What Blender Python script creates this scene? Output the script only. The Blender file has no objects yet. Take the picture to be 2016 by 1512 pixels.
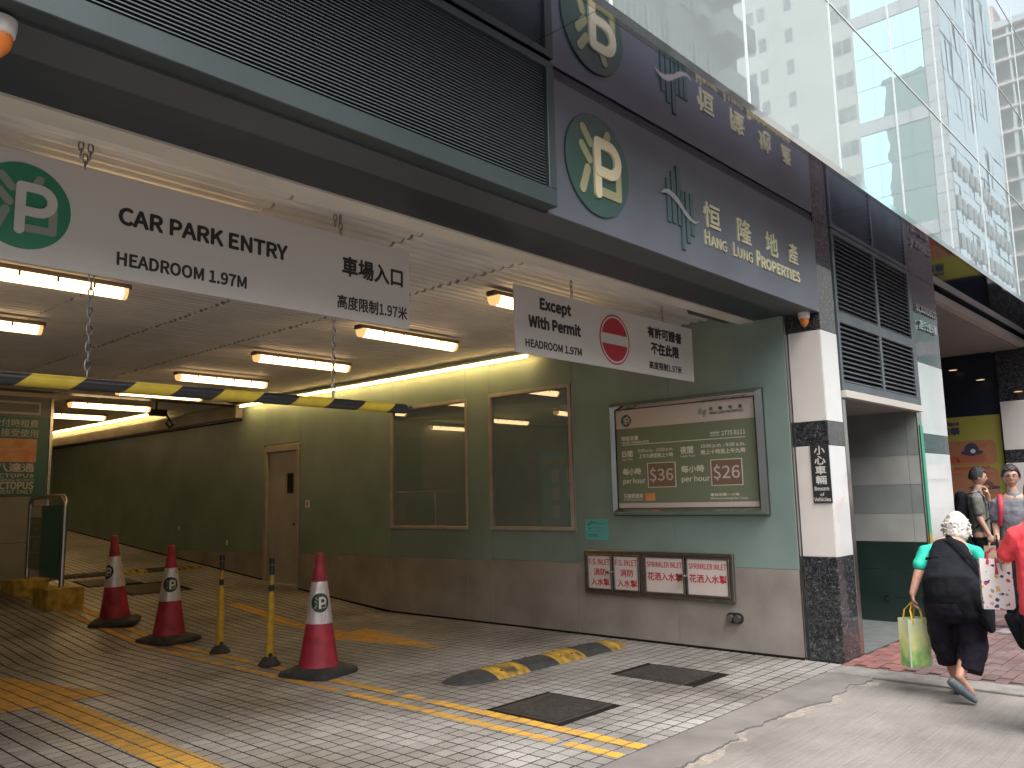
import bpy, bmesh, math, random
from mathutils import Vector, Matrix, noise
random.seed(7)
sc = bpy.context.scene
COL = sc.collection
# ------------------------------------------------------------------ camera
FPX, CX, CY = 1635.9, 1008.0, 756.0
YAW, PITCH, ROLL = 0.830961, 0.137108, -0.0227067
CAM = Vector((0, 0, 1.55))
_f = Vector((math.sin(YAW)*math.cos(PITCH), math.cos(YAW)*math.cos(PITCH), math.sin(PITCH)))
_r = Vector((math.cos(YAW), -math.sin(YAW), 0)); _u = _r.cross(_f)
RGT = _r*math.cos(ROLL) + _u*math.sin(ROLL); UPV = -_r*math.sin(ROLL) + _u*math.cos(ROLL)
cam = bpy.data.cameras.new('camera'); camo = bpy.data.objects.new('camera', cam); COL.objects.link(camo)
camo.matrix_world = Matrix(((RGT.x, UPV.x, -_f.x, 0), (RGT.y, UPV.y, -_f.y, 0), (RGT.z, UPV.z, -_f.z, CAM.z), (0, 0, 0, 1)))
cam.sensor_width = 36; cam.lens = FPX*36/2016; cam.clip_start = 0.05; cam.clip_end = 1500
sc.camera = camo
# ------------------------------------------------------------------ sky, sun, exposure
w = bpy.data.worlds.new('World'); sc.world = w; w.use_nodes = True
nt = w.node_tree; nt.nodes.clear()
sky = nt.nodes.new('ShaderNodeTexSky'); sky.sky_type = 'NISHITA'; sky.sun_disc = False
SUN_EL, SUN_AZ = math.radians(62), math.radians(200)
sky.sun_elevation = SUN_EL; sky.sun_rotation = SUN_AZ
sky.air_density = 1.0; sky.dust_density = 6.0; sky.ozone_density = 1.0
hs = nt.nodes.new('ShaderNodeHueSaturation'); hs.inputs['Saturation'].default_value = 0.34
bg = nt.nodes.new('ShaderNodeBackground'); bg.inputs['Strength'].default_value = 0.15
ow = nt.nodes.new('ShaderNodeOutputWorld')
nt.links.new(sky.outputs[0], hs.inputs['Color']); nt.links.new(hs.outputs[0], bg.inputs[0]); nt.links.new(bg.outputs[0], ow.inputs[0])
sl = bpy.data.lights.new('sun', 'SUN'); sl.energy = 0.5; sl.angle = math.radians(60); sl.color = (1, .96, .9)
so = bpy.data.objects.new('sun', sl); COL.objects.link(so); so.location = (0, 0, 90)
sd = Vector((math.sin(SUN_AZ)*math.cos(SUN_EL), math.cos(SUN_AZ)*math.cos(SUN_EL), math.sin(SUN_EL)))
so.rotation_euler = sd.to_track_quat('Z', 'Y').to_euler()
vs = sc.view_settings; vs.view_transform = 'Standard'; vs.look = 'None'; vs.exposure = 1.72; vs.gamma = 1; vs.use_curve_mapping = False
cy = sc.cycles; cy.max_bounces = 8; cy.glossy_bounces = 6; cy.diffuse_bounces = 5; cy.transmission_bounces = 4; cy.transparent_max_bounces = 8
cy.sample_clamp_indirect = 6; cy.caustics_reflective = False; cy.caustics_refractive = False; cy.use_denoising = True
cy.blur_glossy = 0.5
# ------------------------------------------------------------------ helpers
def ray(px, py): return RGT*((px-CX)/FPX) - UPV*((py-CY)/FPX) + _f
def P(px, py, ax, val):
    d = ray(px, py); t = (val - CAM[ax])/d[ax]; return CAM + d*t
def gz(y): return 0.0 if y < 9.5 else (y-9.5)*0.0853

def MAT(name, col, rough=.5, metal=0, var=0, scale=8, bump=0, bscale=None, emit=None, es=0, spec=None, col2=None, stretch=None, detail=4, coord='Object', coat=0):
    m = bpy.data.materials.new(name); m.use_nodes = True; n = m.node_tree.nodes; l = m.node_tree.links
    b = n['Principled BSDF']; b.inputs['Base Color'].default_value = (*col, 1); b.inputs['Roughness'].default_value = rough
    b.inputs['Metallic'].default_value = metal
    if coat: b.inputs['Coat Weight'].default_value = coat; b.inputs['Coat Roughness'].default_value = .04
    if spec is not None: b.inputs['Specular IOR Level'].default_value = spec
    if emit: b.inputs['Emission Color'].default_value = (*emit, 1); b.inputs['Emission Strength'].default_value = es
    if var or bump:
        tc = n.new('ShaderNodeTexCoord'); mp = n.new('ShaderNodeMapping'); l.new(tc.outputs[coord], mp.inputs[0])
        if coord == 'Object' :
            ge = n.new('ShaderNodeNewGeometry'); l.new(ge.outputs['Position'], mp.inputs[0])
        if stretch: mp.inputs['Scale'].default_value = stretch
        nz = n.new('ShaderNodeTexNoise'); nz.inputs['Scale'].default_value = scale; nz.inputs['Detail'].default_value = detail
        l.new(mp.outputs[0], nz.inputs[0])
        if var:
            c2 = col2 if col2 else tuple(max(0, c*(1-var)) for c in col)
            c1 = col if col2 else tuple(min(1, c*(1+var*.6)) for c in col)
            r = n.new('ShaderNodeValToRGB'); r.color_ramp.elements[0].position = .35; r.color_ramp.elements[1].position = .65
            r.color_ramp.elements[0].color = (*c2, 1); r.color_ramp.elements[1].color = (*c1, 1)
            l.new(nz.outputs[0], r.inputs[0]); l.new(r.outputs[0], b.inputs['Base Color'])
            rr = n.new('ShaderNodeMapRange'); rr.inputs['To Min'].default_value = min(1, rough*1.25); rr.inputs['To Max'].default_value = rough*.8
            l.new(nz.outputs[0], rr.inputs[0]); l.new(rr.outputs[0], b.inputs['Roughness'])
        if bump:
            nb = n.new('ShaderNodeTexNoise'); nb.inputs['Scale'].default_value = bscale or scale*4; nb.inputs['Detail'].default_value = 5
            l.new(mp.outputs[0], nb.inputs[0]); bp = n.new('ShaderNodeBump'); bp.inputs['Strength'].default_value = bump; bp.inputs['Distance'].default_value = .01
            l.new(nb.outputs[0], bp.inputs['Height']); l.new(bp.outputs[0], b.inputs['Normal'])
    return m

def pinv(root): return Matrix.Translation(root.location).inverted()
def link(name, me, mat, parent=None, label=None, cat=None, group=None, kind=None, bev=0, seg=1):
    o = bpy.data.objects.new(name, me); COL.objects.link(o)
    if mat is not None and len(me.materials) == 0:
        for mm in (mat if isinstance(mat, (list, tuple)) else [mat]): me.materials.append(mm)
    if parent is not None:
        o.parent = parent
        if not parent.get('_loc'):
            pass
    tag(o, label, cat, group, kind)
    if bev:
        b = o.modifiers.new('bevel', 'BEVEL'); b.width = bev; b.segments = seg; b.limit_method = 'ANGLE'
    return o
def tag(o, label=None, cat=None, group=None, kind=None):
    for k, v in (('label', label), ('category', cat), ('group', group), ('kind', kind)):
        if v: o[k] = v
def thing(name, loc=(0, 0, 0), label=None, cat=None, group=None, rz=0, kind=None):
    o = bpy.data.objects.new(name, None); COL.objects.link(o); o.location = loc; o.rotation_euler = (0, 0, rz)
    o.empty_display_size = .1
    tag(o, label, cat, group, kind); return o
def copy_tree(o, parent=None):
    c = o.copy(); COL.objects.link(c); c.parent = parent
    for k in KIDS.get(o.name, []): copy_tree(k, c)
    return c
KIDS = {}

class MB:
    """collects faces; off = world location of the root, subtracted so that parts sit in their root's own space"""
    def __init__(s, off=(0, 0, 0)): s.v = []; s.f = []; s.m = []; s.o = Vector(off)
    def add(s, vs, fs, mi=0):
        k = len(s.v); s.v += [tuple(Vector(p)-s.o) for p in vs]; s.f += [tuple(k+i for i in f) for f in fs]; s.m += [mi]*len(fs); return s
    def box(s, x0, x1, y0, y1, z0, z1, mi=0):
        vs = [(x0,y0,z0),(x1,y0,z0),(x1,y1,z0),(x0,y1,z0),(x0,y0,z1),(x1,y0,z1),(x1,y1,z1),(x0,y1,z1)]
        return s.add(vs, [(3,2,1,0),(4,5,6,7),(0,1,5,4),(1,2,6,5),(2,3,7,6),(3,0,4,7)], mi)
    def obox(s, c, ux, uy, uz, hx, hy, hz, mi=0):
        c = Vector(c); ux, uy, uz = Vector(ux)*hx, Vector(uy)*hy, Vector(uz)*hz
        vs = [c+a*ux+b*uy+d*uz for a, b, d in ((-1,-1,-1),(1,-1,-1),(1,1,-1),(-1,1,-1),(-1,-1,1),(1,-1,1),(1,1,1),(-1,1,1))]
        return s.add(vs, [(3,2,1,0),(4,5,6,7),(0,1,5,4),(1,2,6,5),(2,3,7,6),(3,0,4,7)], mi)
    def quad(s, a, b, c, d, mi=0): return s.add([a, b, c, d], [(0, 1, 2, 3)], mi)
    def prism(s, poly, ax, a0, a1, mi=0):
        """poly of 2-tuples in the two other axes, extruded along ax"""
        def mk(p, a): q = list(p); q.insert(ax, a); return tuple(q)
        n = len(poly); vs = [mk(p, a0) for p in poly] + [mk(p, a1) for p in poly]
        fs = [tuple(range(n))[::-1], tuple(range(n, 2*n))] + [(i, (i+1) % n, n+(i+1) % n, n+i) for i in range(n)]
        return s.add(vs, fs, mi)
    def tube(s, pts, rs, n=12, cap=True, mi=0, sq=1.0):
        pts = [Vector(p) for p in pts]
        if not isinstance(rs, (list, tuple)): rs = [rs]*len(pts)
        vs = []; t0 = (pts[1]-pts[0]).normalized(); ref = Vector((0, 0, 1)) if abs(t0.z) < .9 else Vector((1, 0, 0))
        for i, p in enumerate(pts):
            t = (pts[min(i+1, len(pts)-1)] - pts[max(i-1, 0)]).normalized()
            a = t.cross(ref).normalized(); b = a.cross(t).normalized()
            for k in range(n):
                an = 2*math.pi*k/n; vs.append(p + (a*math.cos(an) + b*math.sin(an)*sq)*rs[i])
        fs = []
        for i in range(len(pts)-1):
            for k in range(n): fs.append((i*n+k, i*n+(k+1) % n, (i+1)*n+(k+1) % n, (i+1)*n+k))
        if cap: fs += [tuple(range(n))[::-1], tuple(range((len(pts)-1)*n, len(pts)*n))]
        return s.add(vs, fs, mi)
    def lathe(s, prof, n=32, mi=0, c=(0, 0)):
        vs = []
        for r, z in prof:
            for k in range(n): an = 2*math.pi*k/n; vs.append((c[0]+r*math.cos(an), c[1]+r*math.sin(an), z))
        fs = [(i*n+k, i*n+(k+1) % n, (i+1)*n+(k+1) % n, (i+1)*n+k) for i in range(len(prof)-1) for k in range(n)]
        return s.add(vs, fs, mi)
    def mesh(s, name, smooth=False):
        me = bpy.data.meshes.new(name); me.from_pydata(s.v, [], s.f); me.update()
        for i, p in enumerate(me.polygons):
            p.material_index = s.m[i]; p.use_smooth = smooth
        if smooth:
            try: me.set_sharp_from_angle(angle=math.radians(40))
            except Exception: pass
        return me
    def build(s, name, mat, parent=None, smooth=False, **k):
        o = link(name, s.mesh(name, smooth), mat, parent, **k)
        if parent is not None: KIDS.setdefault(parent.name, []).append(o)
        return o
def pg(o, name, n): return o

FONT_CACHE = {}
try:
    import os
    LATIN = bpy.data.fonts.load(os.path.join(bpy.utils.system_resource('DATAFILES'), 'fonts', 'Noto Sans CJK Regular.woff2'))
except Exception: LATIN = None
def text_geo(s):
    key = s
    if key in FONT_CACHE: return FONT_CACHE[key]
    cu = bpy.data.curves.new('t', 'FONT'); cu.body = s; cu.size = 1; cu.resolution_u = 3; cu.fill_mode = 'BOTH'
    if LATIN: cu.font = LATIN
    ob = bpy.data.objects.new('t', cu); me = bpy.data.meshes.new_from_object(ob)
    vs = [tuple(v.co) for v in me.vertices]; fs = [tuple(p.vertices) for p in me.polygons]
    bpy.data.objects.remove(ob); bpy.data.meshes.remove(me); bpy.data.curves.remove(cu)
    FONT_CACHE[key] = (vs, fs); return vs, fs
def put_text(mb, s, org, u, v, wd, ht, bold=0.0, mi=0, curve=None, depth=0):
    """text fitted into a wd x ht rectangle whose lower left corner is org; bold = stroke growth in em, by stacked copies"""
    vs, fs = text_geo(s)
    if not vs: return mb
    x0 = min(p[0] for p in vs); x1 = max(p[0] for p in vs); y0 = min(p[1] for p in vs); y1 = max(p[1] for p in vs)
    org, u, v = Vector(org), Vector(u), Vector(v); n = u.cross(v).normalized()
    if wd is None: wd = ht*(x1-x0)/(y1-y0)
    sx, sy = (wd)/(x1-x0), (ht)/(y1-y0); g = bold*min(sx, sy)*1.0
    from collections import Counter
    ec = Counter(tuple(sorted((f[i], f[(i+1) % len(f)]))) for f in fs for i in range(len(f))) if depth else {}
    shifts = [(0, 0)] if not bold else [(-g, 0), (g, 0), (0, g), (0, -g), (-g*.7, g*.7), (g*.7, g*.7), (-g*.7, -g*.7), (g*.7, -g*.7)]
    for k, (dx, dy) in enumerate(shifts):
        out = [org + u*((p[0]-x0)*sx+dx) + v*((p[1]-y0)*sy+dy) + n*(k*.00006) for p in vs]
        mb.add(out, fs, mi)
        if depth:
            for f in fs:
                for i in range(len(f)):
                    a, b = f[i], f[(i+1) % len(f)]
                    if ec[tuple(sorted((a, b)))] == 1: mb.add([out[a], out[b], out[b]-n*depth, out[a]-n*depth], [(3, 2, 1, 0)], mi)
    return mb
UX, UY, UZ = Vector((1, 0, 0)), Vector((0, 1, 0)), Vector((0, 0, 1))

def capsule2(mb, pl, a, b, r, mi=0, lift=0, n=10):
    """flat rounded bar between 2-D points on a plane pl = (origin, u, v)"""
    O, u, v = pl; nn = u.cross(v).normalized(); a = Vector((a[0], a[1])); b = Vector((b[0], b[1])); d = (b-a).normalized(); ang = math.atan2(d.y, d.x)
    ps = []
    for k in range(n+1): t = ang + math.pi/2 + math.pi*k/n; ps.append((a.x+r*math.cos(t), a.y+r*math.sin(t)))
    for k in range(n+1): t = ang - math.pi/2 + math.pi*k/n; ps.append((b.x+r*math.cos(t), b.y+r*math.sin(t)))
    top = [O+u*p[0]+v*p[1]+nn*lift for p in ps]; m = len(top)
    bot = [p-nn*max(lift, .001) for p in top]
    mb.add(top+bot, [tuple(range(m))]+[(i, (i+1) % m, m+(i+1) % m, m+i)[::-1] for i in range(m)], mi)
def strip2(mb, pl, pts, r, mi=0, lift=0, closed=False):
    for i in range(len(pts)-1): capsule2(mb, pl, pts[i], pts[i+1], r, mi, lift + i*1e-5)
def disc2(mb, pl, c, r, mi=0, lift=0, n=48, ry=None):
    O, u, v = pl; nn = u.cross(v).normalized(); ry = ry or r
    top = [O+u*(c[0]+r*math.cos(2*math.pi*k/n))+v*(c[1]+ry*math.sin(2*math.pi*k/n))+nn*lift for k in range(n)]
    bot = [p-nn*max(lift, .001) for p in top]
    mb.add(top+bot, [tuple(range(n))]+[(i, (i+1) % n, n+(i+1) % n, n+i)[::-1] for i in range(n)], mi)

def emblem(name, pl, R, disc_m, p_m, g_m, parent, off, lift=.004, curve=None):
    """round parking emblem: disc, pale P, duller strokes of the character round it"""
    O, u, v = pl; S = (O, u*R, v*R)
    nn = u.cross(v).normalized()
    mb = MB(off); disc2(mb, pl, (0, 0), R, 0, lift); d = mb.build(name, disc_m, parent)
    S1 = (O + nn*lift, u*R, v*R)
    tick = [0]
    def cap(m, a, b, r, l):
        tick[0] += 1; l = l + tick[0]*.0003
        capsule2(m, (O+nn*(lift), u, v), (a[0]*R, a[1]*R), (b[0]*R, b[1]*R), r*R, 0, l)
    m2 = MB(off)
    for a, b in (((-.47, .62), (-.26, .38)), ((-.52, .27), (-.3, .04)), ((-.36, -.16), (-.53, -.58)), ((.31, .68), (.2, .46)), ((.62, 0), (.62, -.5)), ((.62, -.5), (-.05, -.5))):
        cap(m2, a, b, .09, lift*.5)
    m2.build('stroke', g_m, d)
    m3 = MB(off); l2 = lift*.9+.002; r = .105
    cap(m3, (-.07, .45), (-.07, -.56), r, l2)
    pts = [(-.07, .45), (.3, .45)] + [(.3+.29*math.cos(t), .165+.285*math.sin(t)) for t in [math.pi/2 - math.pi*k/10 for k in range(1, 10)]] + [(.3, -.12), (-.07, -.12)]
    for i in range(len(pts)-1): cap(m3, pts[i], pts[i+1], r, l2)
    m3.build('letter', p_m, d)
    return d

# ------------------------------------------------------------------ materials
M = {}
M['grout'] = MAT('grout', (.014, .012, .010), .95, spec=.05)
M['concrete'] = MAT('concrete', (.30, .275, .25), .7, var=.28, scale=1.3, bump=.35, bscale=60)
M['cement_patch'] = MAT('cement_patch', (.16, .15, .142), .65, var=.22, scale=2.5, bump=.3, bscale=70)
M['kerb'] = MAT('kerb', (.2, .19, .18), .8, var=.25, scale=6, bump=.3, bscale=80)
M['brick'] = MAT('brick', (.145, .093, .09), .75, var=.35, scale=3.5, bump=.3, bscale=60)
M['brick2'] = MAT('brick2', (.20, .088, .078), .75, var=.3, scale=5, bump=.3, bscale=60)
M['yellow_paint'] = MAT('yellow_paint', (.62, .33, .035), .6, var=.6, scale=7, col2=(.42, .25, .06), bump=.2, bscale=90)
M['iron'] = MAT('iron', (.045, .042, .042), .45, metal=.3, var=.3, scale=20, bump=.5, bscale=60)
M['rubber'] = MAT('rubber', (.03, .032, .034), .7, var=.3, scale=15, bump=.2)
M['bump_yellow'] = MAT('bump_yellow', (.48, .29, .03), .55, var=.5, scale=14, col2=(.06, .05, .03), stretch=(1, .25, 1))
M['fascia'] = MAT('fascia', (.135, .148, .178), .33, metal=.25, var=.14, scale=1.1)
M['fascia_frame'] = MAT('fascia_frame', (.050, .066, .072), .4, metal=.3, var=.12, scale=2)
M['fascia_soffit'] = MAT('fascia_soffit', (.066, .074, .088), .45, var=.1, scale=1)
M['fascia_dark'] = MAT('fascia_dark', (.024, .031, .040), .4, var=.15, scale=1)
M['soffit_light'] = MAT('soffit_light', (.62, .59, .52), .5, var=.12, scale=1.2)
M['mirror_soffit'] = MAT('mirror_soffit', (.80, .86, 1.0), .04, metal=1, bump=.035, bscale=1.6, coord='Object')
M['slat'] = MAT('slat', (.13, .15, .17), .45, metal=.4)
M['louvre'] = MAT('louvre', (.13, .15, .17), .42, metal=.4, var=.1, scale=3)
M['dark_void'] = MAT('dark_void', (.012, .012, .014), .8)
M['steel'] = MAT('steel', (.46, .44, .42), .22, metal=1, var=.1, scale=9, stretch=(1, 1, .1))
M['chrome'] = MAT('chrome', (.66, .65, .64), .06, metal=1)
M['dull_steel'] = MAT('dull_steel', (.3, .28, .26), .38, metal=1, var=.15, scale=12)
M['granite_white'] = MAT('granite_white', (.66, .62, .585), .09, var=.05, scale=3, coat=.3)
M['granite_front'] = MAT('granite_front', (.62, .64, .64), .03, var=.04, scale=3, coat=.9)
M['ceil'] = MAT('ceil', (.62, .60, .575), .5, var=.16, scale=1.3)
M['rust'] = MAT('rust', (.12, .10, .09), .6, metal=.6)
M['sign_white'] = MAT('sign_white', (.60, .565, .54), .45)
M['ink'] = MAT('ink', (.02, .018, .02), .5)
M['sign_green'] = MAT('sign_green', (.035, .21, .12), .4)
M['sign_grey'] = MAT('sign_grey', (.26, .29, .25), .5)
M['sign_red'] = MAT('sign_red', (.42, .025, .04), .4)
M['cone_red'] = MAT('cone_red', (.33, .02, .04), .5, var=.4, scale=7, bump=.15)
M['reflective'] = MAT('reflective', (.68, .62, .62), .28, metal=.35, var=.18, scale=16, stretch=(1, 1, .25), bump=.25, bscale=14)
M['cone_green'] = MAT('cone_green', (.014, .035, .024), .4)
M['post_yellow'] = MAT('post_yellow', (.56, .36, .03), .45, var=.15, scale=18)
M['block_yellow'] = MAT('block_yellow', (.42, .28, .045), .6, var=.4, scale=9, bump=.3)
M['wall_green'] = MAT('wall_green', (.19, .262, .238), .42, var=.13, scale=1.4, bump=.05, bscale=30)
M['wall_beige'] = MAT('wall_beige', (.275, .25, .225), .45, var=.2, scale=2.2)
M['wall_trim'] = MAT('wall_trim', (.33, .285, .25), .45, var=.15, scale=6)
M['door'] = MAT('door', (.34, .32, .30), .5, var=.08, scale=4)
M['plastic_white'] = MAT('plastic_white', (.6, .58, .55), .4)
M['booth_wall'] = MAT('booth_wall', (.5, .52, .5), .6)
M['board_green'] = MAT('board_green', (.15, .18, .12), .4)
M['board_white'] = MAT('board_white', (.50, .44, .41), .4)
M['board_text'] = MAT('board_text', (.60, .57, .48), .5)
M['board_brown'] = MAT('board_brown', (.165, .105, .075), .4)
M['card_orange'] = MAT('card_orange', (.55, .16, .04), .35, var=.7, scale=6, col2=(.62, .33, .14))
M['paper_teal'] = MAT('paper_teal', (.10, .40, .38), .6)
M['paper_white'] = MAT('paper_white', (.62, .60, .58), .6)
M['red_ink'] = MAT('red_ink', (.40, .02, .025), .5)
M['inlet_white'] = MAT('inlet_white', (.60, .53, .51), .45)
M['gold'] = MAT('gold', (.72, .68, .46), .35, metal=.5)
M['cream'] = MAT('cream', (.62, .54, .36), .4)
M['khaki'] = MAT('khaki', (.30, .29, .16), .45)
M['disc_green'] = MAT('disc_green', (.04, .085, .072), .3)
M['logo_green'] = MAT('logo_green', (.055, .095, .10), .35)
M['silver'] = MAT('silver', (.55, .57, .57), .3, metal=.8)
M['teal_board'] = MAT('teal_board', (.02, .12, .10), .35)
M['kiosk_grey'] = MAT('kiosk_grey', (.22, .215, .195), .5, var=.1, scale=2)
M['tile_grey_a'] = MAT('tile_grey_a', (.22, .24, .225), .16, var=.12, scale=2.5)
M['tile_grey_b'] = MAT('tile_grey_b', (.32, .33, .305), .16, var=.12, scale=2.5)
M['tile_dark'] = MAT('tile_dark', (.018, .032, .028), .12, var=.15, scale=2.5)
M['joint'] = MAT('joint', (.36, .38, .35), .6)
M['floor_grey'] = MAT('floor_grey', (.12, .13, .13), .5, var=.15, scale=6)
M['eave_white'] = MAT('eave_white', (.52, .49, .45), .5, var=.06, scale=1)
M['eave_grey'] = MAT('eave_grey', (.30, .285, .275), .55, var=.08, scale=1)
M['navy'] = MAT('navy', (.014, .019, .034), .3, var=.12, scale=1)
M['poster_yellow'] = MAT('poster_yellow', (.33, .30, .06), .45)
M['poster_orange'] = MAT('poster_orange', (.36, .16, .08), .5)
M['poster_red'] = MAT('poster_red', (.42, .08, .05), .5)
M['poster_navy'] = MAT('poster_navy', (.05, .05, .09), .5)
M['poster_brown'] = MAT('poster_brown', (.16, .075, .06), .5)
M['green_stripe'] = MAT('green_stripe', (.03, .30, .17), .3)
M['mullion'] = MAT('mullion', (.70, .74, .74), .3, metal=.2)
def tube_mat(name, col, s):
    return MAT(name, (.9, .8, .6), .4, emit=col, es=s)
M['lamp_diffuser'] = tube_mat('lamp_diffuser', (1, .65, .31), 2.0)
M['cove'] = tube_mat('cove', (1, .64, .23), 12)
M['downlight'] = tube_mat('downlight', (1, .6, .3), .4)
M['lamp_orange'] = MAT('lamp_orange', (.62, .17, .03), .25)
# granite with pale crystals
def granite_black():
    m = MAT('granite_black', (.02, .021, .024), .12, coat=.3); n = m.node_tree.nodes; l = m.node_tree.links; b = n['Principled BSDF']
    ge = n.new('ShaderNodeNewGeometry'); vo = n.new('ShaderNodeTexVoronoi'); vo.inputs['Scale'].default_value = 75; vo.feature = 'F1'
    nz = n.new('ShaderNodeTexNoise'); nz.inputs['Scale'].default_value = 30; l.new(ge.outputs['Position'], nz.inputs[0])
    mx = n.new('ShaderNodeMixRGB'); mx.inputs[0].default_value = .06; l.new(ge.outputs['Position'], mx.inputs[1]); l.new(nz.outputs['Color'], mx.inputs[2]); l.new(mx.outputs[0], vo.inputs['Vector'])
    sx = n.new('ShaderNodeSeparateColor'); l.new(vo.outputs['Color'], sx.inputs[0])
    r = n.new('ShaderNodeValToRGB'); e = r.color_ramp.elements; e[0].position = .0; e[0].color = (.015, .017, .019, 1); e[1].position = 1; e[1].color = (.15, .15, .15, 1)
    x = e.new(.55); x.color = (.02, .022, .026, 1); x = e.new(.7); x.color = (.055, .06, .065, 1); x = e.new(.93); x.color = (.06, .065, .07, 1)
    l.new(sx.outputs[0], r.inputs[0]); l.new(r.outputs[0], b.inputs['Base Color']); return m
M['granite_black'] = granite_black()
# paving tile with dark pits and grime
def tile_mat():
    m = MAT('tile', (.5, .48, .45), .38); n = m.node_tree.nodes; l = m.node_tree.links; b = n['Principled BSDF']
    ge = n.new('ShaderNodeNewGeometry')
    a = n.new('ShaderNodeTexNoise'); a.inputs['Scale'].default_value = 75; a.inputs['Detail'].default_value = 3; l.new(ge.outputs['Position'], a.inputs[0])
    g = n.new('ShaderNodeTexNoise'); g.inputs['Scale'].default_value = .9; g.inputs['Detail'].default_value = 5; l.new(ge.outputs['Position'], g.inputs[0])
    r = n.new('ShaderNodeValToRGB'); e = r.color_ramp.elements; e[0].position = .33; e[0].color = (.13, .125, .12, 1); e[1].position = .42; e[1].color = (.385, .376, .365, 1)
    l.new(a.outputs[0], r.inputs[0])
    r2 = n.new('ShaderNodeValToRGB'); e = r2.color_ramp.elements; e[0].position = .35; e[0].color = (.42, .40, .38, 1); e[1].position = .68; e[1].color = (1, 1, 1, 1)
    l.new(g.outputs[0], r2.inputs[0])
    mx = n.new('ShaderNodeMixRGB'); mx.blend_type = 'MULTIPLY'; mx.inputs[0].default_value = 1; l.new(r.outputs[0], mx.inputs[1]); l.new(r2.outputs[0], mx.inputs[2])
    # tile to tile tone: cells of the same 12 cm grid
    sc_ = n.new('ShaderNodeVectorMath'); sc_.operation = 'MULTIPLY'; sc_.inputs[1].default_value = (1/.12, 1/.12, 0)
    ad = n.new('ShaderNodeVectorMath'); ad.operation = 'SUBTRACT'; ad.inputs[1].default_value = (4.552, 3.06, 0)
    fl = n.new('ShaderNodeVectorMath'); fl.operation = 'FLOOR'; wn = n.new('ShaderNodeTexWhiteNoise'); wn.noise_dimensions = '2D'
    l.new(ge.outputs['Position'], ad.inputs[0]); l.new(ad.outputs[0], sc_.inputs[0]); l.new(sc_.outputs[0], fl.inputs[0]); l.new(fl.outputs[0], wn.inputs['Vector'])
    mr = n.new('ShaderNodeMapRange'); mr.inputs['To Min'].default_value = .78; mr.inputs['To Max'].default_value = 1.08; l.new(wn.outputs[0], mr.inputs[0])
    m2 = n.new('ShaderNodeMixRGB'); m2.blend_type = 'MULTIPLY'; m2.inputs[0].default_value = 1; l.new(mx.outputs[0], m2.inputs[1]); l.new(mr.outputs[0], m2.inputs[2])
    l.new(m2.outputs[0], b.inputs['Base Color'])
    bp = n.new('ShaderNodeBump'); bp.inputs['Strength'].default_value = .4; bp.inputs['Distance'].default_value = .004; l.new(a.outputs[0], bp.inputs['Height']); l.new(bp.outputs[0], b.inputs['Normal'])
    return m
M['tile'] = tile_mat()
def glassy(name, tint, mirror, dif=(.6, .65, .65), wav=0, wscale=1.0, stretch=(1, 1, 1)):
    """reflective facade glass: tinted mirror with diffuse white mixed in as a pale haze"""
    m = bpy.data.materials.new(name); m.use_nodes = True; n = m.node_tree.nodes; l = m.node_tree.links; n.clear()
    g = n.new('ShaderNodeBsdfGlossy'); g.inputs['Color'].default_value = (*tint, 1); g.inputs['Roughness'].default_value = 0.0
    d = n.new('ShaderNodeBsdfDiffuse'); d.inputs['Color'].default_value = (*dif, 1)  # pale diffuse share veils the reflections like haze
    mx = n.new('ShaderNodeMixShader'); mx.inputs[0].default_value = mirror; o = n.new('ShaderNodeOutputMaterial')
    l.new(d.outputs[0], mx.inputs[1]); l.new(g.outputs[0], mx.inputs[2]); l.new(mx.outputs[0], o.inputs[0])
    if wav:
        ge = n.new('ShaderNodeNewGeometry'); mp = n.new('ShaderNodeMapping'); mp.inputs['Scale'].default_value = stretch; l.new(ge.outputs['Position'], mp.inputs[0])
        nz = n.new('ShaderNodeTexNoise'); nz.inputs['Scale'].default_value = wscale; nz.inputs['Detail'].default_value = 1; l.new(mp.outputs[0], nz.inputs[0])
        bp = n.new('ShaderNodeBump'); bp.inputs['Strength'].default_value = 1; bp.inputs['Distance'].default_value = wav; l.new(nz.outputs[0], bp.inputs['Height']); l.new(bp.outputs[0], g.inputs['Normal'])
    return m
M['curtain_glass'] = glassy('curtain_glass', (.56, .62, .62), .76, (.62, .70, .70), wav=.0007, wscale=.8)
M['cyan_glass'] = glassy('cyan_glass', (.56, .86, .85), .8, (.55, .68, .68), wav=.01, wscale=.6)
M['wavy_glass'] = glassy('wavy_glass', (.80, .86, .86), .7, (.66, .74, .74), wav=.06, wscale=.5)
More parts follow.
